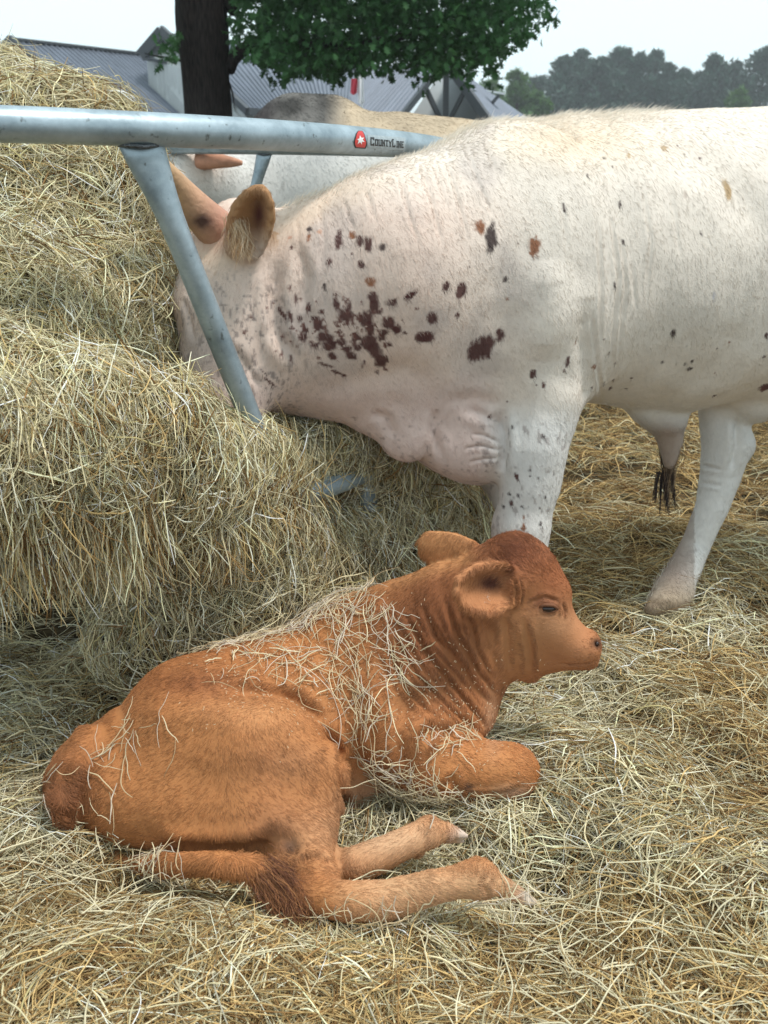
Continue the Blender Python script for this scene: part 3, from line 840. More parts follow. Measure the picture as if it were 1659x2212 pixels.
def calf_tint(P, N=None):
    px, py = proj(P)
    n = fbm(P, 9, 71)[:, None]
    base = np.array([0.415, 0.172, 0.062]) * np.ones((len(P), 3))

    def lay(c, w):
        nonlocal base
        base = base * (1 - w) + np.array(c) * w
    lay([0.27, 0.098, 0.040], (0.75 / (1 + np.exp(-(px - 880) / 25)) / (1 + np.exp((py - 1560) / 25)))[:, None])
    lay([0.19, 0.065, 0.027], 0.75 * bump2(px, py, 900, 1340, 130, 130))       # darker neck
    lay([0.17, 0.052, 0.024], 0.85 * bump2(px, py, 1120, 1195, 80, 60))          # dark poll and forehead
    lay([0.26, 0.085, 0.035], 0.7 * bump2(px, py, 1195, 1255, 45, 45))
    lay([0.48, 0.23, 0.10], 0.6 * bump2(px, py, 1120, 1380, 60, 90))
    lay([0.48, 0.25, 0.13], 0.6 * bump2(px, py, 1200, 1350, 60, 40))
    lay([0.42, 0.19, 0.09], 0.6 * bump2(px, py, 1250, 1410, 50, 40))
    lay([0.22, 0.075, 0.028], 0.8 * bump2(px, py, 430, 1475, 130, 38))  # dark stripe over the hips
    lay([0.55, 0.27, 0.12], 0.6 * bump2(px, py, 560, 1540, 120, 35))          # highlight on the haunch painted into the coat colour
    lay([0.27, 0.12, 0.055], 0.65 * bump2(px, py, 610, 1650, 100, 55))
    lay([0.24, 0.10, 0.05], 0.55 * bump2(px, py, 600, 1780, 70, 60))
    lay([0.055, 0.025, 0.02], 0.85 * bump2(px, py, 625, 1828, 22, 18))         # dark patch above the hock
    lay([0.20, 0.075, 0.035], 0.75 * bump2(px, py, 140, 1730, 70, 110))
    lay([0.24, 0.10, 0.05], 0.8 * bump2(px, py, 610, 1940, 50, 60))
    lay([0.56, 0.33, 0.18], np.clip((px - 690) / 120, 0, 1)[:, None] * np.clip((py - 1850) / 50, 0, 1)[:, None] * 0.8)
    lay([0.58, 0.36, 0.21], 0.85 * bump2(px, py, 850, 1810, 160, 60))
    lay([0.40, 0.24, 0.15], 0.8 * bump2(px, py, 800, 1740, 70, 60))
    lay([0.20, 0.075, 0.03], 0.6 * bump2(px, py, 870, 1640, 50, 70))
    lay([0.40, 0.24, 0.15], 0.75 * bump2(px, py, 1110, 1712, 60, 18))
    lay([0.035, 0.02, 0.018], 0.9 * bump2(px, py, 1005, 1700, 18, 10))
    lay([0.55, 0.32, 0.19], 0.6 * bump2(px, py, 1062, 1560, 16, 60))
    lay([0.38, 0.26, 0.19], np.clip((px - 1085) / 60, 0, 1)[:, None] * np.clip((py - 1880) / 30, 0, 1)[:, None])
    lay([0.50, 0.36, 0.28], np.clip((px - 965) / 30, 0, 1)[:, None] * ((py > 1770) & (py < 1850))[:, None])
    lay([0.52, 0.43, 0.34], np.clip((px - 1122) / 12, 0, 1)[:, None] * (py > 1900)[:, None] * 0.9)
    lay([0.56, 0.44, 0.36], np.clip((px - 988) / 8, 0, 1)[:, None] * ((py > 1785) & (py < 1835))[:, None] * 0.9)
    # near ear: dark pinkish hollow, far ear: plain and light
    e = ((P[:, 1] < np.where(px < 1050, 2.015, 2.045)) & (px > 955) & (px < 1103) & (py > 1212) & (py < 1332))[:, None]
    lay([0.45, 0.195, 0.085], 0.8 * e)
    lay([0.08, 0.028, 0.018], np.clip(e * 1.2 * bump2(px, py, 1060, 1258, 28, 20), 0, 1))
    f = 1 / (1 + np.exp((px - 1025) / 8)) / (1 + np.exp((py - 1240 + (px - 930) * 0.3) / 6))
    lay([0.50, 0.24, 0.10], 0.8 * f[:, None])
    lay([0.02, 0.012, 0.012], 0.95 * bump2(px, py, 1290, 1391, 11, 12))
    lay([0.15, 0.055, 0.03], 0.7 * bump2(px, py, 1182, 1306, 30, 17))
    lay([0.24, 0.10, 0.05], 0.4 * bump2(px, py, 1250, 1438, 36, 4))         # nostril
    return np.clip(base * (0.86 + 0.28 * n), 0.005, 1)


calf = empty('calf', (float(at(500, 1900, 1.95)[0]), 1.95, 0.0), 'red brown calf lying in the hay with its head up, straw on its back', 'calf')
child('body', np_mesh('calf_body', calf_s.V, calf_s.Q, M_skin, tint=calf_tint(calf_s.V)), calf)
# ---- small mesh builders ---------------------------------------------------
def tube_arrays(C, R, n=14, flat=None, cap=True, close=False):
    """C (m,3) centres, R (m,) radii; flat = (unit vector, factor array): widen along that vector"""
    C = np.asarray(C, float); m = len(C)
    T = norm(np.gradient(C, axis=0)) if not close else norm(np.roll(C, -1, 0) - np.roll(C, 1, 0))
    up = np.array([0, 0, 1.0])
    A = np.cross(T, up); bad = np.linalg.norm(A, axis=1) < 0.15
    A[bad] = np.cross(T[bad], np.array([0, 1.0, 0]))
    A = norm(A); B = np.cross(A, T)
    th = np.linspace(0, 2 * math.pi, n, endpoint=False)
    R = np.broadcast_to(np.asarray(R, float), (m,))
    V = C[:, None] + R[:, None, None] * (A[:, None] * np.cos(th)[None, :, None] + B[:, None] * np.sin(th)[None, :, None])
    if flat is not None:
        w, f = np.asarray(flat[0], float), np.asarray(flat[1], float)
        d = V - C[:, None]
        dn = T[:, None] * 0 + norm(np.cross(w, T))[:, None]
        along = (d * w).sum(-1, keepdims=True)
        across = (d * dn).sum(-1, keepdims=True)
        V = V + w * along * (f[:, None, None] - 1) - dn * across * np.clip(1 - 1 / f, 0, 0.7)[:, None, None]
    V = V.reshape(-1, 3)
    F = []
    rng_ = range(m if close else m - 1)
    for i in rng_:
        i2 = (i + 1) % m
        for j in range(n):
            F.append([i * n + j, i * n + (j + 1) % n, i2 * n + (j + 1) % n, i2 * n + j])
    if cap and not close:
        F.append(list(range(n))[::-1]); F.append([(m - 1) * n + j for j in range(n)])
    return V, F


def tube(name, C, R, mat, parent, n=14, flat=None, close=False, tint=None):
    V, F = tube_arrays(C, R, n, flat, True, close)
    return child(name, np_mesh(name, V, F, mat, tint=tint), parent)


def smooth_path(pts, n):
    P = np.array(pts, float)
    t = np.linspace(0, len(P) - 1, n)
    out = []
    for u in t:
        i = min(int(u), len(P) - 2); f = u - i
        p0, p1, p2, p3 = P[max(i - 1, 0)], P[i], P[i + 1], P[min(i + 2, len(P) - 1)]
        out.append(0.5 * ((2 * p1) + (-p0 + p2) * f + (2 * p0 - 5 * p1 + 4 * p2 - p3) * f * f + (-p0 + 3 * p1 - 3 * p2 + p3) * f ** 3))
    return np.array(out)


# ------------------------------------------------------------------ ring feeder
mf, nt, bs = new_mat('galvanised_steel')
tc = nt.nodes.new('ShaderNodeTexCoord')
mpn = nt.nodes.new('ShaderNodeMapping'); mpn.inputs['Scale'].default_value = (1, 1, 1)
n1 = nt.nodes.new('ShaderNodeTexNoise'); n1.inputs['Scale'].default_value = 9; n1.inputs['Detail'].default_value = 7; n1.inputs['Roughness'].default_value = 0.7
n2 = nt.nodes.new('ShaderNodeTexNoise'); n2.inputs['Scale'].default_value = 55; n2.inputs['Detail'].default_value = 4
r1 = nt.nodes.new('ShaderNodeValToRGB')
r1.color_ramp.elements[0].position = 0.3; r1.color_ramp.elements[0].color = (0.19, 0.245, 0.28, 1)
r1.color_ramp.elements[1].position = 0.66; r1.color_ramp.elements[1].color = (0.41, 0.49, 0.54, 1)
r2 = nt.nodes.new('ShaderNodeValToRGB')                              # dark scratches and dirt specks
r2.color_ramp.elements[0].position = 0.26; r2.color_ramp.elements[0].color = (0.4, 0.38, 0.35, 1)
r2.color_ramp.elements[1].position = 0.36; r2.color_ramp.elements[1].color = (1, 1, 1, 1)
mxn = nt.nodes.new('ShaderNodeMix'); mxn.data_type = 'RGBA'; mxn.blend_type = 'MULTIPLY'; mxn.inputs[0].default_value = 1.0
nt.links.new(tc.outputs['Object'], n1.inputs['Vector']); nt.links.new(tc.outputs['Object'], n2.inputs['Vector'])
nt.links.new(n1.outputs['Fac'], r1.inputs[0]); nt.links.new(n2.outputs['Fac'], r2.inputs[0])
nt.links.new(r1.outputs[0], mxn.inputs[6]); nt.links.new(r2.outputs[0], mxn.inputs[7])
nt.links.new(mxn.outputs[2], bs.inputs['Base Color'])
rr = nt.nodes.new('ShaderNodeMapRange'); rr.inputs[3].default_value = 0.30; rr.inputs[4].default_value = 0.55
nt.links.new(n1.outputs['Fac'], rr.inputs[0]); nt.links.new(rr.outputs[0], bs.inputs['Roughness'])
bs.inputs['Metallic'].default_value = 0.5
bpn = nt.nodes.new('ShaderNodeBump'); bpn.inputs['Strength'].default_value = 0.15; bpn.inputs['Distance'].default_value = 0.004
nt.links.new(n2.outputs['Fac'], bpn.inputs['Height']); nt.links.new(bpn.outputs[0], bs.inputs['Normal'])
M_steel = mf
M_weld = flat_mat('weld', (0.10, 0.11, 0.12), 0.5, metal=0.5, noise=0.4, scale=120, bump=0.6)

RC, RR = np.array([-1.773, 3.666]), 2.0


def ring_pt(a, z0, z1=None):
    """point on the feeder ring at angle a; it stands a little tilted"""
    x, y = RC[0] + RR * math.cos(a), RC[1] + RR * math.sin(a)
    tilt = -0.045 * (y - 2.45) if y < 3.4 else -0.043
    return np.array([x, y, z0 + tilt])


def ring_angle(px, py):
    best, ba = 9e9, 0
    for a in np.linspace(-math.pi * 0.75, 0, 1500):
        q = ring_pt(a, 0.56 if py > 700 else 1.40)
        x, _ = proj(q)
        if abs(x - px) < best: best, ba = abs(x - px), a
    return ba


feeder = empty('ring_feeder', (RC[0], RC[1], 0.0), 'round galvanised metal hay feeder with a thick top rail and slanted bars', 'hay feeder')
ZT = 1.405
N_R = 140
ang = np.linspace(0, 2 * math.pi, N_R, endpoint=False)
tube('top_rail', [ring_pt(a, ZT) for a in ang], 0.0325, M_steel, feeder, n=24, close=True)
tube('lower_ring', [ring_pt(a, 0.56) for a in ang], 0.028, M_steel, feeder, n=16, close=True)
tube('foot_ring', [ring_pt(a, -0.08) for a in ang], 0.022, M_steel, feeder, n=10, close=True)
a_t, a_b = ring_angle(296, 300), ring_angle(612, 1060)


def bar(a0, a1, parent):
    p, q = ring_pt(a0, ZT - 0.012), ring_pt(a1, 0.56)
    tan = np.array([-math.sin(a0), math.cos(a0), 0]) * (1 if a1 > a0 else -1)
    C = np.array([p + (q - p) * t for t in np.linspace(0, 1, 22)])
    t = np.linspace(0, 1, 22)
    f = 1 + 0.95 * np.exp(-(t / 0.13) ** 2) + 0.4 * np.exp(-((1 - t) / 0.07) ** 2)
    b = tube('bar', C, 0.0262, M_steel, parent, n=18, flat=(tan, f))
    c0 = p + np.array([0, 0, -0.018])
    rad = norm(np.array([c0[0] - RC[0], c0[1] - RC[1], 0.0]))
    W = [c0 + tan * u * 0.042 + rad * 0.019 * s_ + np.array([0, 0, -0.003 + 0.004 * abs(u)]) for u, s_ in
         [(math.cos(x), math.sin(x)) for x in np.linspace(0, 2 * math.pi, 20, endpoint=False)]]
    V, F = tube_arrays(W, 0.0045, 6, None, False, True)
    child('weld', np_mesh('weld', V, F, M_weld), parent)
    return b


da = a_b - a_t
nb = 10
step = 2 * math.pi / nb
bar(a_t, a_t + da, feeder)
a_far = min(np.linspace(0.3, math.pi, 800), key=lambda a: abs(proj(ring_pt(a, ZT))[0] - 572))
for i in range(-2, nb - 3):
    bar(a_far + i * step, a_far + i * step + abs(da), feeder)       # the one over the steer's ear is among these
a_leg = ring_angle(795, 1060)
for i in range(nb):
    a0 = a_leg + i * step
    p, q = ring_pt(a0, 0.545), ring_pt(a0 + 0.02, -0.08)
    C = np.array([p + (q - p) * t for t in np.linspace(0, 1, 12)])
    tan = np.array([-math.sin(a0), math.cos(a0), 0])
    tube('leg', C, 0.024, M_steel, feeder, n=14, flat=(tan, 1 + 0.5 * np.exp(-(np.linspace(0, 1, 12) / 0.15) ** 2)))

# the sticker on the rail: emblem and name
M_red = flat_mat('sticker_red', (0.55, 0.03, 0.025), 0.35)
M_blk = flat_mat('sticker_black', (0.012, 0.012, 0.014), 0.4)
M_wht = flat_mat('sticker_white', (0.75, 0.75, 0.75), 0.4)
M_film = flat_mat('sticker_film', (0.30, 0.35, 0.375), 0.25, noise=0.12, scale=60)


def rail_angle(px):
    best, ba = 9e9, 0
    for a in np.linspace(-math.pi * 0.75, 0, 2500):
        x, _ = proj(ring_pt(a, ZT))
        if abs(x - px) < best: best, ba = abs(x - px), a
    return ba


def on_rail(a0, u, v, lift):
    """u metres along the rail from angle a0, v metres up round the tube, as seen from outside"""
    a = a0 + u / RR
    o_, t_ = np.array([math.cos(a), math.sin(a)]), np.array([-math.sin(a), math.cos(a)])
    d_ = ring_pt(a, ZT)[:2] / np.linalg.norm(ring_pt(a, ZT)[:2])
    r_ = np.array([d_[1], -d_[0]])
    a = a + 0.0325 * (1 - math.cos(v / 0.0325)) * (o_ @ r_) / (t_ @ r_) / RR     # print sheared along the rail to look upright from the camera
    c = ring_pt(a, ZT)
    out = norm(np.array([math.cos(a), math.sin(a), 0.0]))
    ph = v / 0.0325
    return c + (0.0325 + lift) * (out * math.cos(ph) + np.array([0, 0, 1.0]) * math.sin(ph))


def rail_poly(name, pts2, a0, lift, mat, parent):
    """triangulated flat print wrapped on the rail"""
    cx = sum(p[0] for p in pts2) / len(pts2); cy = sum(p[1] for p in pts2) / len(pts2)
    V = [on_rail(a0, cx, cy, lift)]; F = []
    ring = []
    for i, p in enumerate(pts2):
        q = pts2[(i + 1) % len(pts2)]
        for t in (0, 0.5): ring.append((p[0] + (q[0] - p[0]) * t, p[1] + (q[1] - p[1]) * t))
    mid = [((x + cx) / 2, (y + cy) / 2) for x, y in ring]
    n = len(ring)
    V += [on_rail(a0, x, y, lift) for x, y in mid] + [on_rail(a0, x, y, lift) for x, y in ring]
    for i in range(n):
        j = (i + 1) % n
        F.append([0, 1 + i, 1 + j]); F.append([1 + i, 1 + n + i, 1 + n + j, 1 + j])
    return child(name, np_mesh(name, np.array(V), F, mat, smooth=False), parent)


def rail_grid(name, corners, a0, lift, mat, parent, nu=2, nv=5):
    """four-cornered flat print laid on the tube in small facets"""
    V, F = [], []
    c = [np.array(q, float) for q in corners]
    for j in range(nv + 1):
        for i in range(nu + 1):
            u, v = i / nu, j / nv
            p = (c[0] * (1 - u) + c[1] * u) * (1 - v) + (c[3] * (1 - u) + c[2] * u) * v
            V.append(on_rail(a0, p[0], p[1], lift))
    for j in range(nv):
        for i in range(nu):
            k = j * (nu + 1) + i
            F.append([k, k + 1, k + nu + 2, k + nu + 1])
    if name is None: return V, F
    return child(name, np_mesh(name, np.array(V), F, mat, smooth=False), parent)


a_s = rail_angle(754)
a_e = rail_angle(848)
LS = (a_e - a_s) * RR                                   # length emblem centre -> end of the name
rail_grid('sticker', [(0.030, -0.018), (LS + 0.008, -0.018), (LS + 0.008, 0.014), (0.030, 0.014)], a_s, 0.0004, M_film, feeder, 24, 10)
EMB = [(-0.5, -0.86), (0.5, -0.86), (0.62, -0.62), (0.66, -0.3), (0.54, 0.1), (0.42, 0.55), (0.2, 0.9), (-0.2, 0.9), (-0.42, 0.55), (-0.54, 0.1), (-0.66, -0.3), (-0.62, -0.62)]
EW = LS * 0.165
EH = 0.0215


def emblem_shape(name, outline, kx, ky, oy, lift, mat, rows=14):
    """the outline cut into level strips so that it follows the tube"""
    ys = np.linspace(min(p[1] for p in outline) + 1e-4, max(p[1] for p in outline) - 1e-4, rows)
    V, F = [], []
    for y in ys:
        xs_ = []
        for (x0, y0), (x1, y1) in zip(outline, outline[1:] + outline[:1]):
            if (y0 - y) * (y1 - y) <= 0 and y0 != y1: xs_.append(x0 + (x1 - x0) * (y - y0) / (y1 - y0))
        l_, r_ = min(xs_), max(xs_)
        for t in np.linspace(0, 1, 7): V.append(on_rail(a_s, (l_ + (r_ - l_) * t) * kx, y * ky + oy, lift))
    for j in range(rows - 1):
        for i in range(6):
            k = j * 7 + i
            F.append([k, k + 1, k + 8, k + 7])
    child(name, np_mesh(name, np.array(V), F, mat, smooth=False), feeder)


emblem_shape('emblem', EMB, EW * 1.22, EH * 1.12, 0.001, 0.0005, M_blk)
emblem_shape('emblem_field', EMB, EW, EH, 0.002, 0.0010, M_red)
STAR = [(-0.1, 0.42), (0.08, 0.18), (0.36, 0.22), (0.2, 0.0), (0.42, -0.22), (0.12, -0.2), (0.1, -0.5), (-0.08, -0.26), (-0.36, -0.48), (-0.22, -0.12), (-0.4, 0.0), (-0.16, 0.1)]
rail_poly('emblem_figure', [(x * EW * 1.1, y * EH + 0.001) for x, y in STAR], a_s, 0.0017, M_wht, feeder)

x_cur = LS * 0.20
SLAB = {  # strokes on a 4 x 6 grid: blocky slab letters
    'C': [(0, 0, 1.1, 6), (0, 0, 4, 1.2), (0, 4.8, 4, 6), (2.9, 0, 4, 2), (2.9, 4, 4, 6)],
    'O': [(0, 0, 1.2, 6), (2.8, 0, 4, 6), (0, 0, 4, 1.2), (0, 4.8, 4, 6)],
    'U': [(0, 0, 1.2, 6), (2.8, 0, 4, 6), (0, 0, 4, 1.2), (-0.4, 5.2, 1.6, 6), (2.4, 5.2, 4.4, 6)],
    'N': [(0, 0, 1.1, 6), (2.9, 0, 4, 6), ('d', 0, 6, 4, 0), (-0.4, 0, 1.5, 0.8), (2.5, 5.2, 4.4, 6)],
    'T': [(1.4, 0, 2.6, 6), (0, 4.8, 4, 6), (0.8, 0, 3.2, 0.8)],
    'Y': [(1.4, 0, 2.6, 3), ('d', 0, 6, 2.2, 2.4), ('d', 4, 6, 1.8, 2.4), (0.8, 0, 3.2, 0.8)],
    'L': [(0.3, 0, 1.4, 6), (0.3, 0, 4, 1.0), (3.0, 0, 4, 2), (-0.3, 5.2, 2, 6)],
    'I': [(1.2, 0, 2.4, 6), (0.5, 0, 3.1, 0.8), (0.5, 5.2, 3.1, 6)],
    'E': [(0.2, 0, 1.4, 6), (0.2, 0, 4, 1.1), (0.2, 4.9, 4, 6), (0.2, 2.5, 3.2, 3.5)],
}
word = [('C', 1.22), ('O', 1), ('U', 1), ('N', 1), ('T', 1), ('Y', 1), ('L', 1.22), ('I', 1), ('N', 1), ('E', 1)]
tot = sum((3.6 if c == 'I' else 4.9) * k for c, k in word)
sx = (LS * 0.80) / tot
sy_ = 0.0155 / 6
for c, k in word:
    V, F = [], []
    for r_ in SLAB[c]:
        if r_[0] == 'd':
            _, x0, y0, x1, y1 = r_
            q = [(x0 - 0.6, y0), (x0 + 0.6, y0), (x1 + 0.6, y1), (x1 - 0.6, y1)]
        else:
            x0, y0, x1, y1 = r_
            q = [(x0, y0), (x1, y0), (x1, y1), (x0, y1)]
        b0 = len(V)
        gv_, gf_ = rail_grid(None, [(x_cur + x * k * sx, (y * k - 3.4) * sy_ - 0.002) for x, y in q], a_s, 0.0010 + 0.00012 * len(F) / 8, M_blk, feeder, 1, 6)
        V += gv_
        F += [[i + b0 for i in f] for f in gf_]
    child('letter', np_mesh('letter', np.array(V), F, M_blk, smooth=False), feeder)
    x_cur += (3.6 if c == 'I' else 4.9) * k * sx

# ------------------------------------------------------------------ horns, eyes, tufts
def tinted_tube(name, pts, parent, mat, colf, n=16, m=26, shift=None):
    W = []
    for p in pts:
        Y = p[2] + (float(np.interp(p[0], *shift)) if shift else 0)
        c, r = rpx(p[0], p[1], Y, p[3]); W.append((*c, r))
    W = smooth_path(W, m)
    V, F = tube_arrays(W[:, :3], np.maximum(W[:, 3], 0.001), n)
    return child(name, np_mesh(name, V, F, mat, tint=colf(V)), parent)


M_horn = tint_mat('horn', 0.6, 0.3, noise=(40, 0.28), bump=0.6, bscale=90)


def horn_col(V):
    px, py = proj(V)
    t = np.clip((px - 350) / 130, 0, 1)[:, None]
    c = np.array([0.52, 0.35, 0.19]) * (1 - t) + np.array([0.46, 0.24, 0.17]) * t
    s_ = np.clip(bump2(px, py, 437, 478, 20, 15) * 1.5, 0, 1)
    c = c * (1 - 0.9 * s_) + np.array([0.05, 0.02, 0.02]) * 0.9 * s_
    g = np.clip(1 - (np.abs(px - 400) / 35), 0, 1)[:, None] * np.clip((py - 440) / 40, 0, 1)[:, None] * 0.3
    return np.clip(c * (1 - g) * (0.88 + 0.24 * fbm(V, 30, 90)[:, None]), 0, 1)


tinted_tube('horn', [(482, 508, 2.60, 46), (446, 474, 2.57, 41), (405, 428, 2.54, 32), (368, 385, 2.50, 26), (336, 350, 2.46, 22), (310, 318, 2.43, 16)], steer, M_horn, horn_col, shift=fc.shift)

M_eye = flat_mat('eye', (0.028, 0.014, 0.010), 0.2)


def blob(name, c, r, mat, parent, sc=(1, 1, 1), n=12):
    V, F = [], []
    for i in range(n + 1):
        th = math.pi * i / n
        for j in range(n * 2):
            ph = math.pi * j / n
            V.append([c[0] + r * sc[0] * math.sin(th) * math.cos(ph), c[1] + r * sc[1] * math.sin(th) * math.sin(ph), c[2] + r * sc[2] * math.cos(th)])
    for i in range(n):
        for j in range(n * 2):
            a, b = i * n * 2 + j, i * n * 2 + (j + 1) % (n * 2)
            F.append([a, b, b + n * 2, a + n * 2])
    return child(name, np_mesh(name, np.array(V), F, mat), parent)


hp = calf_s.hit(1184, 1313)
if hp is None: hp = at(1184, 1313, 2.04)
V_ = norm(np.array([0, 0, H]) - hp)
hn = calf_s.hit(1289, 1392)
if hn is not None: blob('nostril', hn - norm(np.array([0, 0, H]) - hn) * 0.001, 0.0062, M_eye, calf, (0.8, 0.8, 1.15))
blob('eye', hp - V_ * 0.007, 0.0160, M_eye, calf, (1.15, 0.8, 0.62))
S_up = [hp + V_ * o + np.array([u * 0.020, 0, w]) for u, w, o in [(-1.05, -0.001, -0.002), (-0.6, 0.0060, 0.003), (0, 0.0068, 0.006), (0.6, 0.0050, 0.003), (1.1, -0.003, -0.002)]]
S_lo = [hp + V_ * o + np.array([u * 0.020, 0, w - 0.002]) for u, w, o in [(-1.05, -0.001, -0.002), (-0.5, -0.0065, 0.002), (0, -0.0085, 0.003), (0.6, -0.007, 0.002), (1.1, -0.003, -0.002)]]
for S_, r_ in ((S_up, 0.0042), (S_lo, 0.0026)):
    W = smooth_path(S_, 16)
    rad_ = r_ * np.sin(np.linspace(0.25, math.pi - 0.25, 16)) ** 0.5
    V, F = tube_arrays(W, rad_, 10)
    child('eyelid', np_mesh('eyelid', V, F, M_skin, tint=np.array([0.17, 0.07, 0.035])), calf)


# ------------------------------------------------------------------ fur
def box_w(px, py, x0, x1, y0, y1, s=28.0):
    """soft-edged box, 0..1"""
    g = lambda t: 1 / (1 + np.exp(-np.clip(t / s * 4, -30, 30)))
    return (g(px - x0) * g(x1 - px) * g(py - y0) * g(y1 - py))[:, None]


def steer_comb(P):
    px, py = proj(P)
    c = np.tile(np.array([0.45, 0.0, -0.9]), (len(P), 1))
    w = box_w(px, py, -200, 650, 300, 1100, 80)
    c = c * (1 - w) + np.array([-0.15, 0, -1.0]) * w
    w = box_w(px, py, 500, 2500, 0, 340, 70)
    return c * (1 - w) + np.array([0.8, -0.3, -0.5]) * w


fur('coat', cow_s, 360000, steer_comb, 0.0105, 0.25, 0.0005, cow_tint, M_fur, steer, seed=5, curl=0.24, var=0.13)


def crest_w(c, n):
    px, py = proj(c)
    edge = np.exp(-((n * norm(np.array([0, 0, H]) - c)).sum(1) / 0.35) ** 2)
    return edge * (n[:, 2] > 0.3) * np.clip((px - 590) / 60, 0, 1) * np.clip((1480 - px) / 260, 0, 1)


fur('crest_hair', cow_s, 5000, lambda P: np.tile(np.array([0.7, 0, 0.6]), (len(P), 1)), 0.026, 0.8, 0.0005,
    lambda P, N: np.tile(np.array([0.74, 0.66, 0.56]), (len(P), 1)), M_fur, steer, seed=9, curl=0.6, wfun=crest_w,
    lenf=lambda P: 0.45 + 0.55 * vnoise(P, 9, 5) + 0.5 * np.exp(-((proj(P)[0] - 1340) / 80) ** 2))


def strand_bundle(name, n, path_px, spread0, spread1, cols, rad, mat, parent, seed, lenj=0.3, K=8, wob=0.01):
    rng = np.random.default_rng(seed)
    C = smooth_path([at(*p) for p in path_px], K)
    s = np.linspace(0, 1, K)
    off0 = rng.normal(0, 1, (n, 1, 3)) * spread0
    off1 = off0 * spread1 / max(spread0, 1e-6) + rng.normal(0, 0.3, (n, 1, 3)) * spread1
    cut = (1 - lenj * rng.random(n))[:, None] * s[None, :]
    idx = cut * (K - 1)
    i0 = np.minimum(idx.astype(int), K - 2); f = (idx - i0)[..., None]
    Pc = C[i0] * (1 - f) + C[i0 + 1] * f
    P = Pc + off0 * (1 - s)[None, :, None] + off1 * s[None, :, None]
    ph = rng.random((n, 1)) * 6.28
    P[..., 0] += np.sin(s[None] * 7 + ph) * wob * s[None]
    P[..., 1] += np.cos(s[None] * 6 + ph) * wob * s[None]
    R = rad * (1 - 0.6 * s)[None] * (0.6 + 0.8 * rng.random((n, 1)))
    col = np.array(cols)[rng.integers(0, len(cols), n)]
    return curves(name, P, R, col, mat, parent)


strand_bundle('belly_tuft', 420, [(1446, 940, 3.0), (1447, 990, 2.99), (1444, 1040, 2.98), (1440, 1095, 2.97)], 0.018, 0.007, [(0.05, 0.03, 0.02), (0.16, 0.09, 0.05), (0.28, 0.2, 0.13)], 0.0006, M_fur, steer, 3, 0.85)
for q, (x, dx) in enumerate([(1432, -6), (1440, 0), (1448, 6), (1436, 2), (1422, -8)]):
    strand_bundle('belly_tuft', 24, [(x, 1020, 2.98), (x + dx, 1065, 2.97), (x + dx * 1.4 + 3, 1120 - 8 * q, 2.95)], 0.003, 0.002, [(0.015, 0.01, 0.01), (0.04, 0.025, 0.02)], 0.0008, M_fur, steer, 11 + q, 0.35, wob=0.004)
strand_bundle('ear_hair', 260, [(506, 468, 2.39), (514, 500, 2.37), (522, 535, 2.36), (534, 560, 2.36)], 0.007, 0.011, [(0.62, 0.42, 0.25), (0.70, 0.55, 0.38), (0.45, 0.26, 0.13)], 0.0006, M_fur, steer, 31, 0.5)


def calf_comb(P):
    px, py = proj(P)
    c = np.tile(np.array([-0.85, -0.25, -0.45]), (len(P), 1))

    def lay(v, w):
        nonlocal c
        c = c * (1 - w) + np.array(v) * w if not isinstance(v, np.ndarray) or v.ndim == 1 else c * (1 - w) + v * w
    lay([0.55, 0.1, -0.85], box_w(px, py, 460, 760, 1540, 1900, 110))
    lay([-0.35, 0, -0.95], box_w(px, py, 850, 1090, 1100, 1600, 60))
    lay([0.9, 0, -0.3], box_w(px, py, 880, 1300, 1580, 1780, 50))
    lay([-0.8, 0, 0.25], box_w(px, py, 1095, 1400, 1100, 1500, 40))
    lay(np.stack([vnoise(P, 28, 80) - 0.5, vnoise(P, 28, 81) - 0.5, vnoise(P, 28, 82) - 0.4], 1) * 2.0, box_w(px, py, 1040, 1240, 1000, 1230, 110))
    lay([0.9, 0, -0.2], box_w(px, py, 640, 1300, 1870, 2100, 50))
    lay(np.stack([vnoise(P, 20, 83) - 0.5, vnoise(P, 20, 84) - 0.5, vnoise(P, 20, 85) - 0.7], 1) * 2.0, box_w(px, py, -50, 215, 1650, 1900, 30))
    return c


def calf_len(P):
    px, py = proj(P)
    f = np.ones(len(P)) + 0.4 * box_w(px, py, 1060, 1190, 1000, 1235, 60)[:, 0]
    f[(px < 230) & (py > 1640)] = 1.9
    f = f * (1 - 0.45 * box_w(px, py, 1130, 1500, 1260, 1500, 80)[:, 0])
    f[(py > 1845) & (px < 660)] = 1.5
    f[(px > 1120) & (py > 1900)] = 0.15
    f[(px > 985) & (py > 1780) & (py < 1840)] = 0.15
    return f


fur('coat', calf_s, 340000, calf_comb, 0.0110, 0.24, 0.00055, calf_tint, M_fur, calf, seed=6, curl=0.34, lenf=calf_len, var=0.30)
strand_bundle('tail_brush', 2800, [(585, 1895, 1.64), (615, 1930, 1.615), (640, 1965, 1.59), (650, 1985, 1.575)], 0.015, 0.020, [(0.20, 0.08, 0.035), (0.12, 0.045, 0.025), (0.34, 0.15, 0.06)], 0.0005, M_fur, calf, 8, 0.7, wob=0.006)
strand_bundle('ear_hair', 60, [(1052, 1262, 2.07), (1040, 1272, 2.03), (1036, 1288, 2.01), (1046, 1296, 2.0)], 0.004, 0.007, [(0.62, 0.48, 0.38), (0.5, 0.3, 0.2)], 0.0006, M_fur, calf, 12, 0.3, wob=0.004)

# ------------------------------------------------------------------ straw
PAL = np.array([(0.80, 0.71, 0.48), (0.52, 0.47, 0.31), (0.88, 0.85, 0.70), (0.50, 0.36, 0.17), (0.22, 0.13, 0.055), (0.40, 0.35, 0.18)])


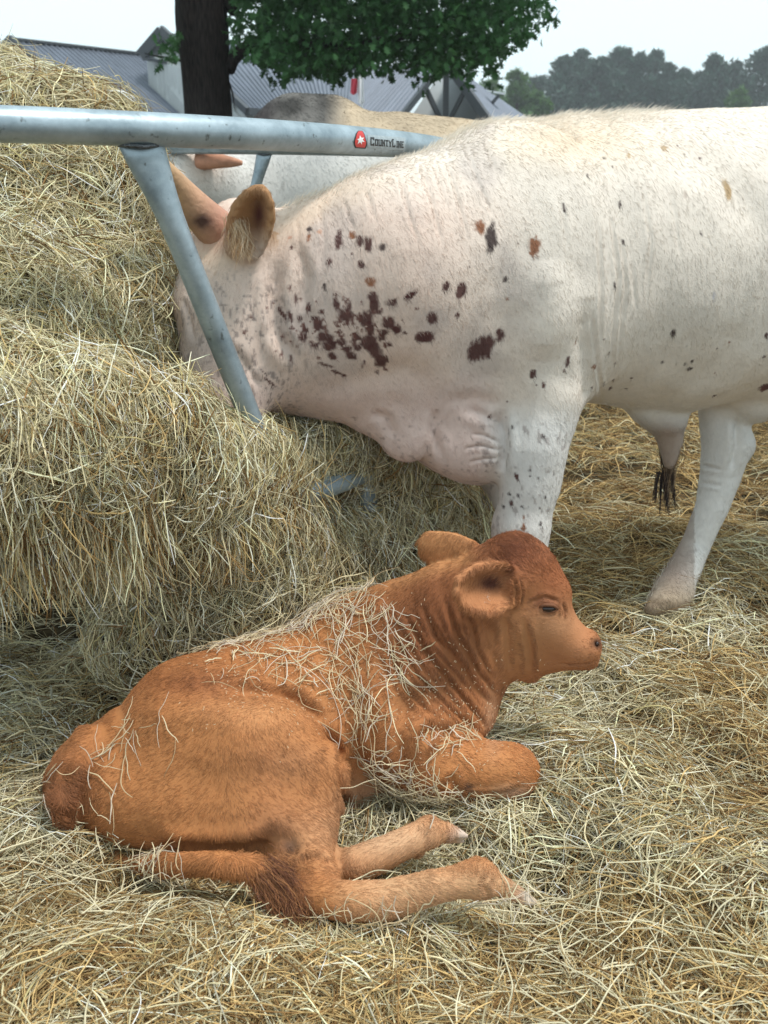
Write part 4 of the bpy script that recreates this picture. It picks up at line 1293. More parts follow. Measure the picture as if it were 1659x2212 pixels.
def straw_col(P, rng, fam, gold, fresh):
    """weights of the palette: pale, greenish, bleached, golden, brown, green"""
    n = len(P)
    r = rng.random(n) + 0.9 * (vnoise(P, 3.1, 200) - 0.5) + 0.5 * (fam - 0.5)
    w = np.stack([0.34 * (1 - 0.7 * gold), 0.26 + 0.2 * fresh, 0.20 * (1 - gold), 0.10 + 0.95 * gold, 0.10 + 0.50 * gold, 0.05 + 0.12 * fresh], 1)
    w /= w.sum(1, keepdims=True)
    cs = np.cumsum(w, 1)
    u = rng.random(n)
    k = (u[:, None] > cs).sum(1).clip(0, 5)
    c = PAL[k] * np.array([1.0, 0.97, 0.92]) * (0.42 + 0.92 * rng.random((n, 1))) * (0.78 + 0.44 * np.clip(r, 0, 1))[:, None]
    return np.clip(c, 0.01, 0.88)


def straw(name, P, N, T, L, W, tint, parent, rng, K=6, arch=0.5, bend=0.24, kink=0.045, anchor=0.5):
    n = len(P)
    B = norm(np.cross(N, T))
    s = np.linspace(0, 1, K)[None, :, None] - anchor
    L3 = L[:, None, None]
    bd = rng.normal(0, bend, (n, 1, 1)); ar = np.abs(rng.normal(0, arch, (n, 1, 1)))
    pts = P[:, None] + T[:, None] * s * L3 + B[:, None] * bd * s * s * L3 - N[:, None] * ar * s * s * L3
    kk = np.cumsum(rng.normal(0, 1, (n, K, 3)), 1)
    kk -= kk.mean(1, keepdims=True)
    pts = pts + kk * kink * L3 * (1.4 / K ** 0.5)
    R = (W[:, None] * 0.5 * (1 - 0.45 * np.abs(np.linspace(-1, 1, K))[None, :] ** 3))
    return curves(name, pts, R, tint, M_straw, parent)


rs = np.random.default_rng(21)
# on the ground
NG = 270000
v = rs.random(NG)
gy_ = 1.0 / (1 / 0.95 + (1 / 7.2 - 1 / 0.95) * v)           # denser where it is nearer
gx_ = (rs.random(NG) - 0.5) * 2 * (0.50 * gy_ + 0.42) + 0.05 * gy_
gz_ = ground_h(gx_, gy_)
e = 0.01
Ng = norm(np.stack([-(ground_h(gx_ + e, gy_) - gz_) / e, -(ground_h(gx_, gy_ + e) - gz_) / e, np.ones(NG)], 1))
Pg = np.stack([gx_, gy_, gz_], 1)
fam_id = rs.integers(0, 14, NG)
flat_ = np.stack([gx_, gy_, fam_id * 3.7], 1)
angf = vnoise(flat_, 3.6, 300) * 4 * math.pi + rs.normal(0, 0.32, NG)
loose = rs.random(NG) < 0.18
angf = np.where(loose, rs.random(NG) * 6.283, angf)
Tg = np.stack([np.cos(angf), np.sin(angf), rs.normal(0, 0.16, NG)], 1)
Tg = norm(Tg - (Tg * Ng).sum(1, keepdims=True) * Ng * 0.85)
fam = vnoise(flat_, 5.0, 301)
lift = (fam ** 1.5 * 0.055 + rs.random(NG) * 0.034 - 0.022) * (0.7 + 0.6 * vnoise(Pg, 2, 302))
Pg = Pg + Ng * lift[:, None]
ppx, ppy = proj(Pg)
gold = np.clip(0.22 + 2.4 * (vnoise(Pg, 2.1, 303) - 0.50) + 1.0 * np.clip((1450 - ppy) / 300, 0, 1) * (ppx > 1100) + 0.75 * np.clip((ppy - 2010) / 130, 0, 1) * np.clip((ppx - 450) / 250, 0, 1) - 0.45 * np.exp(-((ppx - 1350) / 350) ** 2 - ((ppy - 1800) / 220) ** 2), 0, 1)
Lg = (0.045 + 0.27 * rs.random(NG) ** 2.2) * (0.8 + 0.12 * gy_)
Wg = (0.0010 + 0.0024 * rs.random(NG) ** 2.6) * (0.85 + 0.10 * gy_)
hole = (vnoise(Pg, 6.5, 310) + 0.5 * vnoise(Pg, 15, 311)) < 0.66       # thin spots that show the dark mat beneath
hollow = np.exp(-((ppx - 130) / 260) ** 2 - ((ppy - 1320) / 80) ** 2)  # straw thinned here; the dark ground colour stands in for shade below the ledge
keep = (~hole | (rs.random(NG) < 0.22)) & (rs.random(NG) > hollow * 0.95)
Pg = Pg - Ng * (0.034 * np.clip(box_w(ppx, ppy, 640, 1190, 1770, 1990, 40), 0, 1))
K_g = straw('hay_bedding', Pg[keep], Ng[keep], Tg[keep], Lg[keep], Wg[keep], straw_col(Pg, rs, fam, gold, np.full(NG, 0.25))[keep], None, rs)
tag(K_g, 'loose dry hay strewn over the ground around the calf and under the steer', 'hay', kind='stuff')

# long pale stalks lying on top
nl_ = 3000
v = rs.random(nl_)
ly = 1.0 / (1 / 1.0 + (1 / 5.0 - 1 / 1.0) * v)
lx = (rs.random(nl_) - 0.5) * 2 * (0.5 * ly + 0.2)
Pl = np.stack([lx, ly, ground_h(lx, ly) + 0.01 + 0.035 * rs.random(nl_)], 1)
la = rs.random(nl_) * 6.283
Nl = np.tile([0.0, 0, 1.0], (nl_, 1))
Tl = norm(np.stack([np.cos(la), np.sin(la), rs.normal(0, 0.12, nl_)], 1))
o = straw('long_stalks', Pl, Nl, Tl, 0.08 + 0.20 * rs.random(nl_), 0.0016 + 0.0018 * rs.random(nl_) ** 2,
          np.clip(np.array([0.80, 0.72, 0.50]) * (0.65 + 0.4 * rs.random((nl_, 1))), 0, 0.9), K_g, rs, K=6, arch=0.25, bend=0.22, kink=0.05)
tag(o, kind='stuff')

# on the heap


def heap_w(c, n):
    d = np.linalg.norm(c - np.array([0, 0, H]), axis=1)
    return facing(c, n) / d ** 1.2


NH = 190000
Ph, Nh = heap_surf.sample(NH, heap_w, rs)
down = np.array([0, 0, -1.0]) - Nh * (-Nh[:, 2:3])
steep = np.linalg.norm(down, axis=1)
down = norm(down + 1e-4)
side_ = norm(np.cross(Nh, down))
fam_id = rs.integers(0, 14, NH)
fl = Ph + fam_id[:, None] * np.array([3.1, 5.3, 7.7])
a_n = vnoise(fl, 4.2, 320) * 4 * math.pi
hx, hy = proj(Ph)
g_amt = 0.75 * np.clip(steep * 1.3 - 0.35, 0, 1) * np.clip((hy - 700) / 350, 0.1, 1)
use_d = rs.random(NH) < g_amt
aa = np.where(use_d, rs.normal(0, 0.42, NH) + (vnoise(fl, 3, 321) - 0.5) * 2.4, a_n + rs.normal(0, 0.4, NH))
aa = np.where(rs.random(NH) < 0.18, rs.random(NH) * 6.283, aa)
Th = norm(down * np.cos(aa)[:, None] + side_ * np.sin(aa)[:, None] + Nh * rs.normal(0, 0.14, (NH, 1)))
famh = vnoise(fl, 6.0, 322)
Ph2 = Ph + Nh * (famh ** 1.5 * 0.065 + rs.random(NH) * 0.012)[:, None]
goldh = np.clip(0.0 + 1.1 * (vnoise(Ph, 2.3, 323) - 0.52) + 0.5 * np.exp(-((hx - 190) / 150) ** 2 - ((hy - 200) / 45) ** 2), 0, 1)
Lh = (0.045 + 0.20 * rs.random(NH) ** 2.0) * np.where((hy > 1040) & (hx < 450), 0.75, 1)
Wh = 0.0010 + 0.0024 * rs.random(NH) ** 2.6
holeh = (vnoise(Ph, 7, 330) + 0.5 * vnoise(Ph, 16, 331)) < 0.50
thin = np.clip((hy - 1060) / 60, 0, 1) * np.clip((350 - hx) / 80, 0, 1) * np.clip((vnoise(Ph, 8, 332) - 0.18) * 4, 0, 1) * 0.85  # straw thinned under the lip so the dark base colour imitates shade
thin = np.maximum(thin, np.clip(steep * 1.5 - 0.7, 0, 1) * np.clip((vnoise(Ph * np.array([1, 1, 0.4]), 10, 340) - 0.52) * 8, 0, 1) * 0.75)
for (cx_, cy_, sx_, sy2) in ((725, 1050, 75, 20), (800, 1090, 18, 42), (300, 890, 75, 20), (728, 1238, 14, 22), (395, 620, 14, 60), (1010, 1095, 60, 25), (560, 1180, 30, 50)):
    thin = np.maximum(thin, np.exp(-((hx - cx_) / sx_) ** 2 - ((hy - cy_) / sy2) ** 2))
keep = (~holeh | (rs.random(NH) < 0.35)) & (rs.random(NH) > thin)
o = straw('straw', Ph2[keep], Nh[keep], Th[keep], Lh[keep], Wh[keep], straw_col(Ph, rs, famh, goldh, np.full(NH, 0.8))[keep], heap, rs)
tag(o, kind='stuff')

# long stalks hanging from the lip of the heap over the dark hollow, and draped over the lower ring
Pd, Nd = heap_surf.sample(60000, facing, rs)
dx, dy = proj(Pd)
m = ((dx > -60) & (dx < 340) & (dy > 960) & (dy < 1140) & (Nd[:, 1] < 0.1) & (Nd[:, 2] < 0.5))
m = m & (rs.random(len(m)) < np.where(m, 0.9, 0))
Pd, Nd = Pd[m][:1800], Nd[m][:1800]
nd = len(Pd)
Td = norm(np.stack([rs.normal(0.02, 0.16, nd), rs.normal(0.05, 0.14, nd), -np.ones(nd)], 1))
Ld = 0.08 + 0.20 * rs.random(nd) ** 1.5
Pd = Pd + Nd * (0.01 + 0.02 * rs.random(nd))[:, None]
o = straw('hanging_straw', Pd, Nd, Td, Ld, 0.0013 + 0.0016 * rs.random(nd) ** 2, straw_col(Pd, rs, rs.random(nd), np.full(nd, 0.15), np.full(nd, 0.7)), heap, rs, K=7, arch=0.12, bend=0.15, kink=0.03, anchor=0.1)
tag(o, kind='stuff')
# stalks over the lower ring and the foot of the slanted bar
nr = 2600
ar = a_b + rs.normal(-0.07, 0.13, nr)
Pr = np.array([ring_pt(a, 0.56) for a in ar])
outv = np.stack([np.cos(ar), np.sin(ar), np.zeros(nr)], 1)
Pr = Pr + outv * (0.036 + 0.02 * rs.random(nr))[:, None] + np.array([0, 0, 1.0]) * (rs.normal(0.03, 0.045, nr))[:, None]
dens = np.exp(-((ar - a_b + 0.07) / 0.07) ** 2)
kp = rs.random(nr) < np.clip(dens + 0.04, 0, 1)
Pr, outv = Pr[kp], outv[kp]
nr = len(Pr)
Tr = norm(np.stack([rs.normal(0, 0.55, nr), rs.normal(0, 0.3, nr), -0.9 - 0.2 * rs.random(nr)], 1))
o = straw('draped_straw', Pr, outv, Tr, 0.10 + 0.16 * rs.random(nr), 0.0013 + 0.0018 * rs.random(nr) ** 2, straw_col(Pr, rs, rs.random(nr), np.full(nr, 0.1), np.full(nr, 0.7)), heap, rs, K=7, arch=0.5, bend=0.3, kink=0.04, anchor=0.45)
tag(o, kind='stuff')
# wisps that stand off the top of the heap against the sky
Pw, Nw = heap_surf.sample(40000, lambda c, n: (n[:, 2] > 0.2) * (proj(c)[1] < 330) * 1.0, rs)
Pw, Nw = Pw[:700], Nw[:700]
nw_ = len(Pw)
Tw = norm(rs.normal(0, 1, (nw_, 3)) + Nw * 0.8)
o = straw('wisps', Pw, Nw, Tw, 0.05 + 0.09 * rs.random(nw_), 0.0012 + 0.001 * rs.random(nw_), straw_col(Pw, rs, rs.random(nw_), np.full(nw_, 0.35), np.full(nw_, 0.3)), heap, rs, K=6, arch=0.3, bend=0.4, anchor=0.2)
tag(o, kind='stuff')

# straw lying on the calf
def straw_on(path, spread, n, lmin, lmax, rng):
    P_, N_ = calf_s.sample(90000, facing, rng)
    px, py = proj(P_)
    best = np.full(len(P_), 1e9)
    for a, b in zip(path[:-1], path[1:]):
        a, b = np.array(a, float), np.array(b, float)
        ba = b - a
        t = np.clip(((px - a[0]) * ba[0] + (py - a[1]) * ba[1]) / (ba @ ba), 0, 1)
        best = np.minimum(best, np.hypot(px - a[0] - t * ba[0], py - a[1] - t * ba[1]))
    w = np.exp(-(best / spread) ** 2)
    i = rng.choice(len(P_), n, replace=False, p=w / w.sum())
    return P_[i], N_[i], lmin + (lmax - lmin) * rng.random(n) ** 1.6


sets = [([(720, 1310), (740, 1370), (790, 1480), (800, 1600), (840, 1670)], 46, 120, 0.03, 0.20), ([(700, 1310), (800, 1310), (860, 1370), (870, 1470)], 24, 115, 0.03, 0.13),
        ([(520, 1430), (640, 1440), (760, 1500)], 40, 90, 0.02, 0.10), ([(860, 1700), (990, 1730)], 40, 220, 0.03, 0.10), ([(300, 1560), (200, 1700), (170, 1800)], 50, 55, 0.03, 0.10),
        ([(400, 1400), (560, 1375), (690, 1340)], 14, 130, 0.03, 0.09), ([(930, 1600), (1000, 1590)], 25, 30, 0.02, 0.07), ([(320, 1862), (380, 1868)], 18, 55, 0.03, 0.1),
        ([(700, 1975), (900, 1975)], 18, 40, 0.03, 0.1), ([(1080, 1930), (1140, 1945)], 16, 14, 0.03, 0.1)]
PP, NN, LL = [], [], []
for a in sets:
    p_, n_, l_ = straw_on(*a, rs); PP.append(p_); NN.append(n_); LL.append(l_)
PP, NN, LL = np.concatenate(PP), np.concatenate(NN), np.concatenate(LL)
nn = len(PP)
TT = rs.normal(0, 1, (nn, 3)) + np.array([0.1, -0.3, -0.7])
TT = norm(TT - (TT * NN).sum(1, keepdims=True) * NN * 0.95)
cc = np.array([(0.66, 0.56, 0.38), (0.76, 0.66, 0.44), (0.60, 0.46, 0.28), (0.66, 0.57, 0.46)])[rs.integers(0, 4, nn)] * (0.75 + 0.4 * rs.random((nn, 1)))
o = straw('loose_straw', PP + NN * (0.007 + 0.007 * rs.random(nn))[:, None], NN, TT, LL * 1.25, 0.0012 + 0.0018 * rs.random(nn) ** 2, cc, None, rs, K=7, arch=0.2, bend=0.55, kink=0.05)
tag(o, 'pale curled straw strewn over the shoulders and back of the brown calf', 'straw', kind='stuff')
# chaff crumbs
Pc_, Nc_, _ = straw_on([(560, 1420), (800, 1450), (900, 1500), (1000, 1560)], 110, 900, 0, 1, rs)
nc = len(Pc_)
Tc = rs.normal(0, 1, (nc, 3)); Tc = norm(Tc - (Tc * Nc_).sum(1, keepdims=True) * Nc_)
o = straw('chaff', Pc_ + Nc_ * 0.007, Nc_, Tc, 0.002 + 0.005 * rs.random(nc), np.full(nc, 0.0014), np.tile([0.66, 0.50, 0.33], (nc, 1)), None, rs, K=3)
tag(o, 'tiny pale chaff crumbs sprinkled on the coat of the brown calf', 'chaff', kind='stuff')

# ------------------------------------------------------------------ the grey and white cow beyond the feeder
YB = 6.1
f2 = Field((-1.9, 5.0, -0.05), (2.6, 7.2, 2.0), 0.03)
f2.chain([(660, 440, YB, 165), (720, 440, YB, 190), (850, 455, YB + 0.1, 200), (1060, 470, YB + 0.2, 192), (1280, 480, YB + 0.3, 195)], 0.1, 0.75)
f2.chain([(636, 282, YB, 76), (712, 284, YB + 0.02, 78)], 0.06, 0.8)
f2.chain([(590, 420, YB, 150), (500, 440, YB - 0.2, 115), (440, 400, YB - 0.4, 78), (400, 390, YB - 0.5, 62), (340, 470, YB - 0.7, 50)], 0.1, 0.75)
for x, dy in ((640, -0.25), (690, 0.25), (1240, -0.2), (1290, 0.3)):
    f2.chain([(x, 560, YB + dy, 60), (x, 660, YB + dy, 34), (x, 745, YB + dy, 28), (x - 6, 800 - 40 * (dy > 0), YB + dy, 36)], 0.08)
bV, bQ = f2.mesh()
bV = bV + vnormals(bV, bQ) * ((fbm(bV, 3, 401) - 0.5) * 0.03)[:, None]
cow2_s = Surf(bV, bQ)


def cow2_tint(P, N=None):
    px, py = proj(P)
    base = np.tile(np.array([0.60, 0.58, 0.55]), (len(P), 1))
    n = np.clip((fbm(P, 9, 402, 4) - 0.50) * 5, 0, 1)[:, None]
    base = base * (1 - 0.22 * n) + np.array([0.30, 0.30, 0.31]) * 0.22 * n
    up = np.clip((330 - py) / 40, 0, 1)[:, None]
    tan_ = np.clip((px - 700) / 60, 0, 1)[:, None]
    upc = np.array([0.15, 0.14, 0.13]) * (1 - tan_) + np.array([0.43, 0.34, 0.24]) * tan_
    mot = np.clip((fbm(P, 6, 409, 4) - 0.5) * 6, 0, 1)[:, None] * (1 - tan_)
    upc = upc * (1 - 0.7 * mot)
    dark = np.clip((610 - px) / 40, 0, 1)[:, None]
    upc = upc * (1 - dark) + np.array([0.055, 0.045, 0.045]) * dark
    upc = upc * (0.7 + 0.6 * fbm(P, 11, 403)[:, None])
    base = base * (1 - up) + upc * up
    hd = bump2(px, py, 430, 350, 50, 60)
    return np.clip(base * (1 - hd) + np.array([0.60, 0.50, 0.42]) * hd, 0.01, 1)


cow2 = empty('cow', (float(at(850, 780, YB)[0]), YB, 0.0), 'grey and white cow with a dusty tan back standing beyond the feeder rail', 'cow')
child('body', np_mesh('cow_body', cow2_s.V, cow2_s.Q, M_skin, tint=cow2_tint(cow2_s.V)), cow2)
fur('coat', cow2_s, 60000, lambda P: np.tile(np.array([0.6, 0, -0.8]), (len(P), 1)), 0.016, 0.3, 0.0010, cow2_tint, M_fur, cow2, seed=15, curl=0.35)
tinted_tube('horn', [(430, 347, YB - 0.55, 20), (462, 347, YB - 0.58, 17), (500, 350, YB - 0.62, 11), (522, 352, YB - 0.64, 5)], cow2, M_horn,
            lambda V: np.tile(np.array([0.50, 0.25, 0.16]), (len(V), 1)) * (0.85 + 0.3 * vnoise(V, 14, 7)[:, None]))
# ------------------------------------------------------------------ oak tree
M_bark = flat_mat('bark', (0.010, 0.008, 0.008), 0.9, scale=14, stretch=(6, 6, 0.7), color2=(0.045, 0.034, 0.032), bump=1.0, spec=0.1)
YO = 11.0


def leaf_mat(name, c, tr=0.35):
    m, nt, b = new_mat(name)
    g = nt.nodes.new('ShaderNodeNewGeometry')
    rp = nt.nodes.new('ShaderNodeValToRGB')
    rp.color_ramp.elements[0].color = (*[x * 0.6 for x in c], 1); rp.color_ramp.elements[1].color = (*[min(1, x * 1.45) for x in c], 1)
    nt.links.new(g.outputs['Random Per Island'], rp.inputs[0])
    nt.links.new(rp.outputs[0], b.inputs['Base Color'])
    b.inputs['Roughness'].default_value = 0.55
    b.inputs['Specular IOR Level'].default_value = 0.25
    t = nt.nodes.new('ShaderNodeBsdfTranslucent'); nt.links.new(rp.outputs[0], t.inputs[0])
    ms = nt.nodes.new('ShaderNodeMixShader'); ms.inputs[0].default_value = tr
    nt.links.new(b.outputs[0], ms.inputs[1]); nt.links.new(t.outputs[0], ms.inputs[2]); nt.links.new(ms.outputs[0], nt.nodes['Material Output'].inputs['Surface'])
    return m


M_oak = leaf_mat('oak_leaves', (0.055, 0.145, 0.050), 0.45)
oak_base = at(446, 300, YO)
oak = empty('oak_tree', (oak_base[0], YO, 0.0), 'dark trunked oak tree with low hanging lobed leaves in front of the barn', 'tree')
tx, ty = oak_base[0], YO
tw = 108 / 2 * depth_of(at(446, 120, YO)) / FL
hz = np.array([0, 0.3, 0.8, 1.5, 1.9, 2.4, 3.0, 4.0, 5.5, 7.5])
rzs = tw * np.array([1.5, 1.18, 1.04, 0.97, 0.98, 1.04, 0.95, 0.8, 0.6, 0.3])
cz = smooth_path(np.stack([tx + 0.02 * np.sin(hz), np.full(10, ty), hz, rzs], 1), 60)
V, F = tube_arrays(cz[:, :3], cz[:, 3], 40)
nv = 60 * 40
d = V.copy(); d[:, 0] -= tx; d[:, 1] -= ty
dd = norm(d * np.array([1, 1, 0]))
th_ = np.arctan2(d[:, 1], d[:, 0])
fur_ = vnoise(np.stack([np.cos(th_) * 1.0, np.sin(th_), V[:, 2] * 0.16], 1), 7.5, 501)
V = V + dd * ((np.abs(fur_ - 0.5) * 2) * 0.05 - 0.02)[:, None]
child('trunk', np_mesh('trunk', V, F, M_bark), oak)
limb = [[(497, 140, YO), (512, 118, YO), (545, 96, YO - .1), (600, 92, YO - .3), (690, 100, YO - .4), (800, 92, YO - .5), (900, 70, YO - .4), (1020, 50, YO - .2), (1130, 45, YO)],
        [(500, 150, YO), (525, 112, YO + .2), (600, 112, YO + .4), (700, 130, YO + .5), (850, 120, YO + .6), (980, 120, YO + .4)],
        [(490, 20, YO), (560, -60, YO), (700, -90, YO - .3), (900, -60, YO - .4), (1080, -30, YO - .2)],
        [(400, -60, YO), (330, -180, YO), (250, -260, YO + .2)], [(480, -200, YO), (560, -420, YO), (700, -560, YO)], [(440, -300, YO), (380, -520, YO), (300, -650, YO)],
        [(392, 138, YO), (360, 130, YO - .05), (325, 122, YO - .1), (312, 118, YO - .1)], [(498, 175, YO), (506, 205, YO), (508, 235, YO)]]
lr = [0.075, 0.05, 0.11, 0.09, 0.1, 0.1, 0.012, 0.012]
for pts, r0 in zip(limb, lr):
    W = smooth_path([at(*p) for p in pts], 26)
    W = W + (np.stack([vnoise(W, 3, 7), vnoise(W, 3, 8), vnoise(W, 3, 9)], 1) - 0.5) * 0.06
    tube('limb', W, np.linspace(r0, r0 * 0.25, 26), M_bark, oak, n=9)

LEAF = np.array([(0, 0), (0.05, 0.18), (0.24, 0.24), (0.10, 0.36), (0.36, 0.52), (0.12, 0.58), (0.30, 0.80), (0.08, 0.80), (0.0, 1.0), (-0.08, 0.80), (-0.30, 0.80), (-0.12, 0.58), (-0.36, 0.52), (-0.10, 0.36), (-0.24, 0.24), (-0.05, 0.18)])
LEAF_T = [[0, 1, 15], [1, 2, 3], [1, 3, 13], [1, 13, 15], [13, 14, 15], [3, 4, 5], [3, 5, 11], [3, 11, 13], [11, 12, 13], [5, 6, 7], [5, 7, 9], [5, 9, 11], [9, 10, 11], [7, 8, 9]]


def leaves(name, C, size, mat, parent, rng, droop=0.5):
    n = len(C)
    ax = norm(rng.normal(0, 1, (n, 3)) + np.array([0, 0, -droop]))
    nrm = norm(rng.normal(0, 1, (n, 3)) + np.array([0, 0, 0.9]))
    sd = norm(np.cross(ax, nrm))
    nn_ = np.cross(sd, ax)
    L = size * (0.7 + 0.6 * rng.random((n, 1)))
    V = C[:, None] + ax[:, None] * (LEAF[None, :, 1:2] * L[:, None]) + sd[:, None] * (LEAF[None, :, 0:1] * L[:, None]) + nn_[:, None] * ((np.abs(LEAF[:, 0]) * 0.35 - (LEAF[:, 1] - 0.4) ** 2 * 0.3)[None, :, None] * L[:, None])
    T = (np.array(LEAF_T)[None] + (np.arange(n) * 16)[:, None, None]).reshape(-1, 3)
    return child(name, np_mesh(name, V.reshape(-1, 3), T, mat, smooth=False), parent)


rl = np.random.default_rng(51)
bx = [330, 505, 560, 590, 640, 700, 760, 800, 850, 900, 960, 1000, 1060, 1100, 1130, 1165, 1200, 1230]
by = [40, 120, 150, 172, 178, 186, 170, 150, 160, 172, 165, 168, 158, 120, 95, 62, 38, -20]
n0 = 52000
qx = 500 + 735 * rl.random(n0); qy = 200 - 330 * rl.random(n0); qY = YO + rl.uniform(-1.3, 1.3, n0)
C = np.array([at(a, b, c) for a, b, c in zip(qx, qy, qY)])
edge = np.interp(qx, bx, by) - 12 + (vnoise(np.stack([qx, qy, qY * 30], 1), 1 / 26., 60) - 0.62) * 60
right = 1150 + (38 - qy) * 0.2 + (vnoise(np.stack([qx, qy, qY * 30], 1), 1 / 30., 61) - 0.35) * 90
kp = (qy < edge) & (qx < right) & (fbm(C, 3.2, 62) > 0.36) & (rl.random(n0) < np.clip(1.25 - np.clip((qx - 1000) / 170, 0, 1) * 0.85, 0, 1) * np.where(qx < 560, 0.55, 1.0))
kp &= (vnoise(np.stack([qx, qy, qY * 0], 1), 1 / 17., 63) > 0.26)
C = C[kp][:12000]
sp = []
for (cx, cy, s_, m_) in [(372, 95, 11, 26), (365, 120, 9, 18), (352, 92, 8, 10), (380, 75, 7, 8), (345, 140, 6, 7), (1185, 30, 12, 16), (1150, 50, 14, 24), (1120, 80, 14, 22), (1195, 42, 6, 8), (600, 172, 10, 14), (575, 150, 12, 20), (905, 178, 8, 8), (1010, 178, 8, 10), (840, 165, 9, 12), (1060, 175, 7, 8)]:
    for _ in range(m_):
        sp.append(at(cx + rl.normal(0, s_), cy + rl.normal(0, s_), YO - 0.3 + rl.normal(0, 0.15)))
C = np.concatenate([C, np.array(sp)])
leaves('crown', C, 0.098, M_oak, oak, rl)
up_c = np.stack([tx + rl.uniform(-2.6, 5.2, 3800), ty + rl.normal(0, 1.9, 3800), rl.uniform(2.75, 5.5, 3800)], 1)
_ux, _uy = proj(up_c)
up_c = up_c[(_uy < -70) | ((_ux > 560) & (_ux < 1080) & (_uy < 40))]
leaves('upper_crown', up_c, 0.24, M_oak, oak, rl)

# ------------------------------------------------------------------ barns
M_roof = flat_mat('roof_metal', (0.135, 0.155, 0.195), 0.6, metal=0.2, noise=0.12, scale=1.5)
M_side = flat_mat('siding', (0.55, 0.575, 0.57), 0.6, noise=0.06, scale=2)
M_side2 = flat_mat('grey_siding', (0.36, 0.39, 0.40), 0.7, noise=0.06, scale=2)
M_trim = flat_mat('dark_trim', (0.045, 0.052, 0.06), 0.55)


def lerp(a, b, t):
    return a + (b - a) * t


def sheet(name, A, B, Cc, D, n, parent, mat, amp, toward=None, thick=0.03):
    """ribbed sheet between top edge A-B and bottom edge D-C, built from n separate panels with a raised rib each"""
    N = norm(np.cross(B - A, D - A))
    ref = toward if toward is not None else (np.array([0, 0, H]) - A)
    if (N * ref).sum() < 0: N = -N
    prof = [(0.0, 0), (0.30, 0), (0.42, 1), (0.62, 1), (0.74, 0), (1.0, 0)]
    for i in range(n):
        V = []
        for (u, h_) in prof:
            t = (i + u) / n
            for p in (lerp(A, B, t), lerp(D, Cc, t)):
                V.append(p + N * h_ * amp)
        k = len(prof)
        V += [v - N * thick for v in V[:0]]
        top = len(V)
        for (u, h_) in prof:
            t = (i + u) / n
            for p in (lerp(A, B, t), lerp(D, Cc, t)):
                V.append(p - N * thick)
        F = []
        for j in range(k - 1):
            F.append([2 * j, 2 * j + 2, 2 * j + 3, 2 * j + 1])
            F.append([top + 2 * j, top + 2 * j + 1, top + 2 * j + 3, top + 2 * j + 2])
            F.append([2 * j, top + 2 * j, top + 2 * j + 2, 2 * j + 2])
            F.append([2 * j + 1, 2 * j + 3, top + 2 * j + 3, top + 2 * j + 1])
        child(name, np_mesh(name, np.array(V), F, mat, smooth=False), parent)


def beam(name, p, q, w, h_, parent, mat):
    p, q = np.array(p), np.array(q)
    t = norm(q - p)
    s = norm(np.cross(t, [0, 0, 1.0])) if abs(t[2]) < 0.95 else np.array([1.0, 0, 0])
    u = np.cross(s, t)
    V = [c + s * a * w / 2 + u * b * h_ / 2 for c in (p, q) for a, b in ((-1, -1), (1, -1), (1, 1), (-1, 1))]
    F = [[0, 1, 2, 3], [7, 6, 5, 4], [0, 4, 5, 1], [1, 5, 6, 2], [2, 6, 7, 3], [3, 7, 4, 0]]
    return child(name, np_mesh(name, np.array(V), F, mat, smooth=False), parent)


def wall(name, pts, parent, mat, thick=0.15):
    P = np.array(pts)
    n = norm(np.cross(P[1] - P[0], P[2] - P[0]))
    if (n * (np.array([0, 0, H]) - P[0])).sum() < 0: n = -n
    m = len(P)
    V = np.concatenate([P, P - n * thick])
    F = [list(range(m)), list(range(m, 2 * m))[::-1]] + [[i, (i + 1) % m, m + (i + 1) % m, m + i] for i in range(m)]
    return child(name, np_mesh(name, V, F, mat, smooth=False), parent)


def ground_under(p):
    return np.array([p[0], p[1], 0.0])


def barn(name, loc, label):
    return empty(name, tuple(loc), label, 'barn')


# long barn on the left: ridge runs away to the right, its slope faces us
b1 = barn('barn', ground_under(at(200, 300, 36)), 'long grey metal roofed barn behind the hay heap, left of the oak trunk')
R0, R1 = at(24, 88, 33), at(318, 121, 39)
E0, E1 = at(300, 330, 27), at(640, 420, 33)
sheet('roof_panel', R0, R1, E1, E0, 27, b1, M_roof, 0.06)
Rf0 = at(24, 88, 33); Lf0 = at(-70, 190, 36)
sheet('roof_panel', at(22, 88, 33.2), at(300, 120, 39.2), at(240, 190, 44), at(-70, 190, 36.2), 16, b1, M_roof, 0.035, toward=np.array([-0.5, 0.5, 1]))
g0, g1, g2 = at(26, 96, 33.3), at(295, 330, 27.3), at(-66, 196, 36.3)
wall('gable_wall', [g0, g1, ground_under(g1), ground_under(g2), g2], b1, M_side)
beam('rake_trim', R0 + np.array([0, -0.05, 0.03]), E0 + np.array([0, -0.05, 0.03]), 0.10, 0.24, b1, M_trim)
beam('rake_trim', R0 + np.array([0, -0.06, 0.03]), Lf0 + np.array([0, -0.05, 0.03]), 0.10, 0.24, b1, M_trim)
beam('ridge_cap', R0 + np.array([0, 0, 0.05]), R1 + np.array([0, 0, 0.05]), 0.35, 0.07, b1, M_trim)
wall('side_wall', [lerp(E0, E1, 0.01) + np.array([0, 0.4, -0.05]), E1 + np.array([0, 0.4, -0.05]), ground_under(E1 + np.array([0, 0.4, 0])), ground_under(E0 + np.array([0, 0.4, 0]))], b1, M_side)

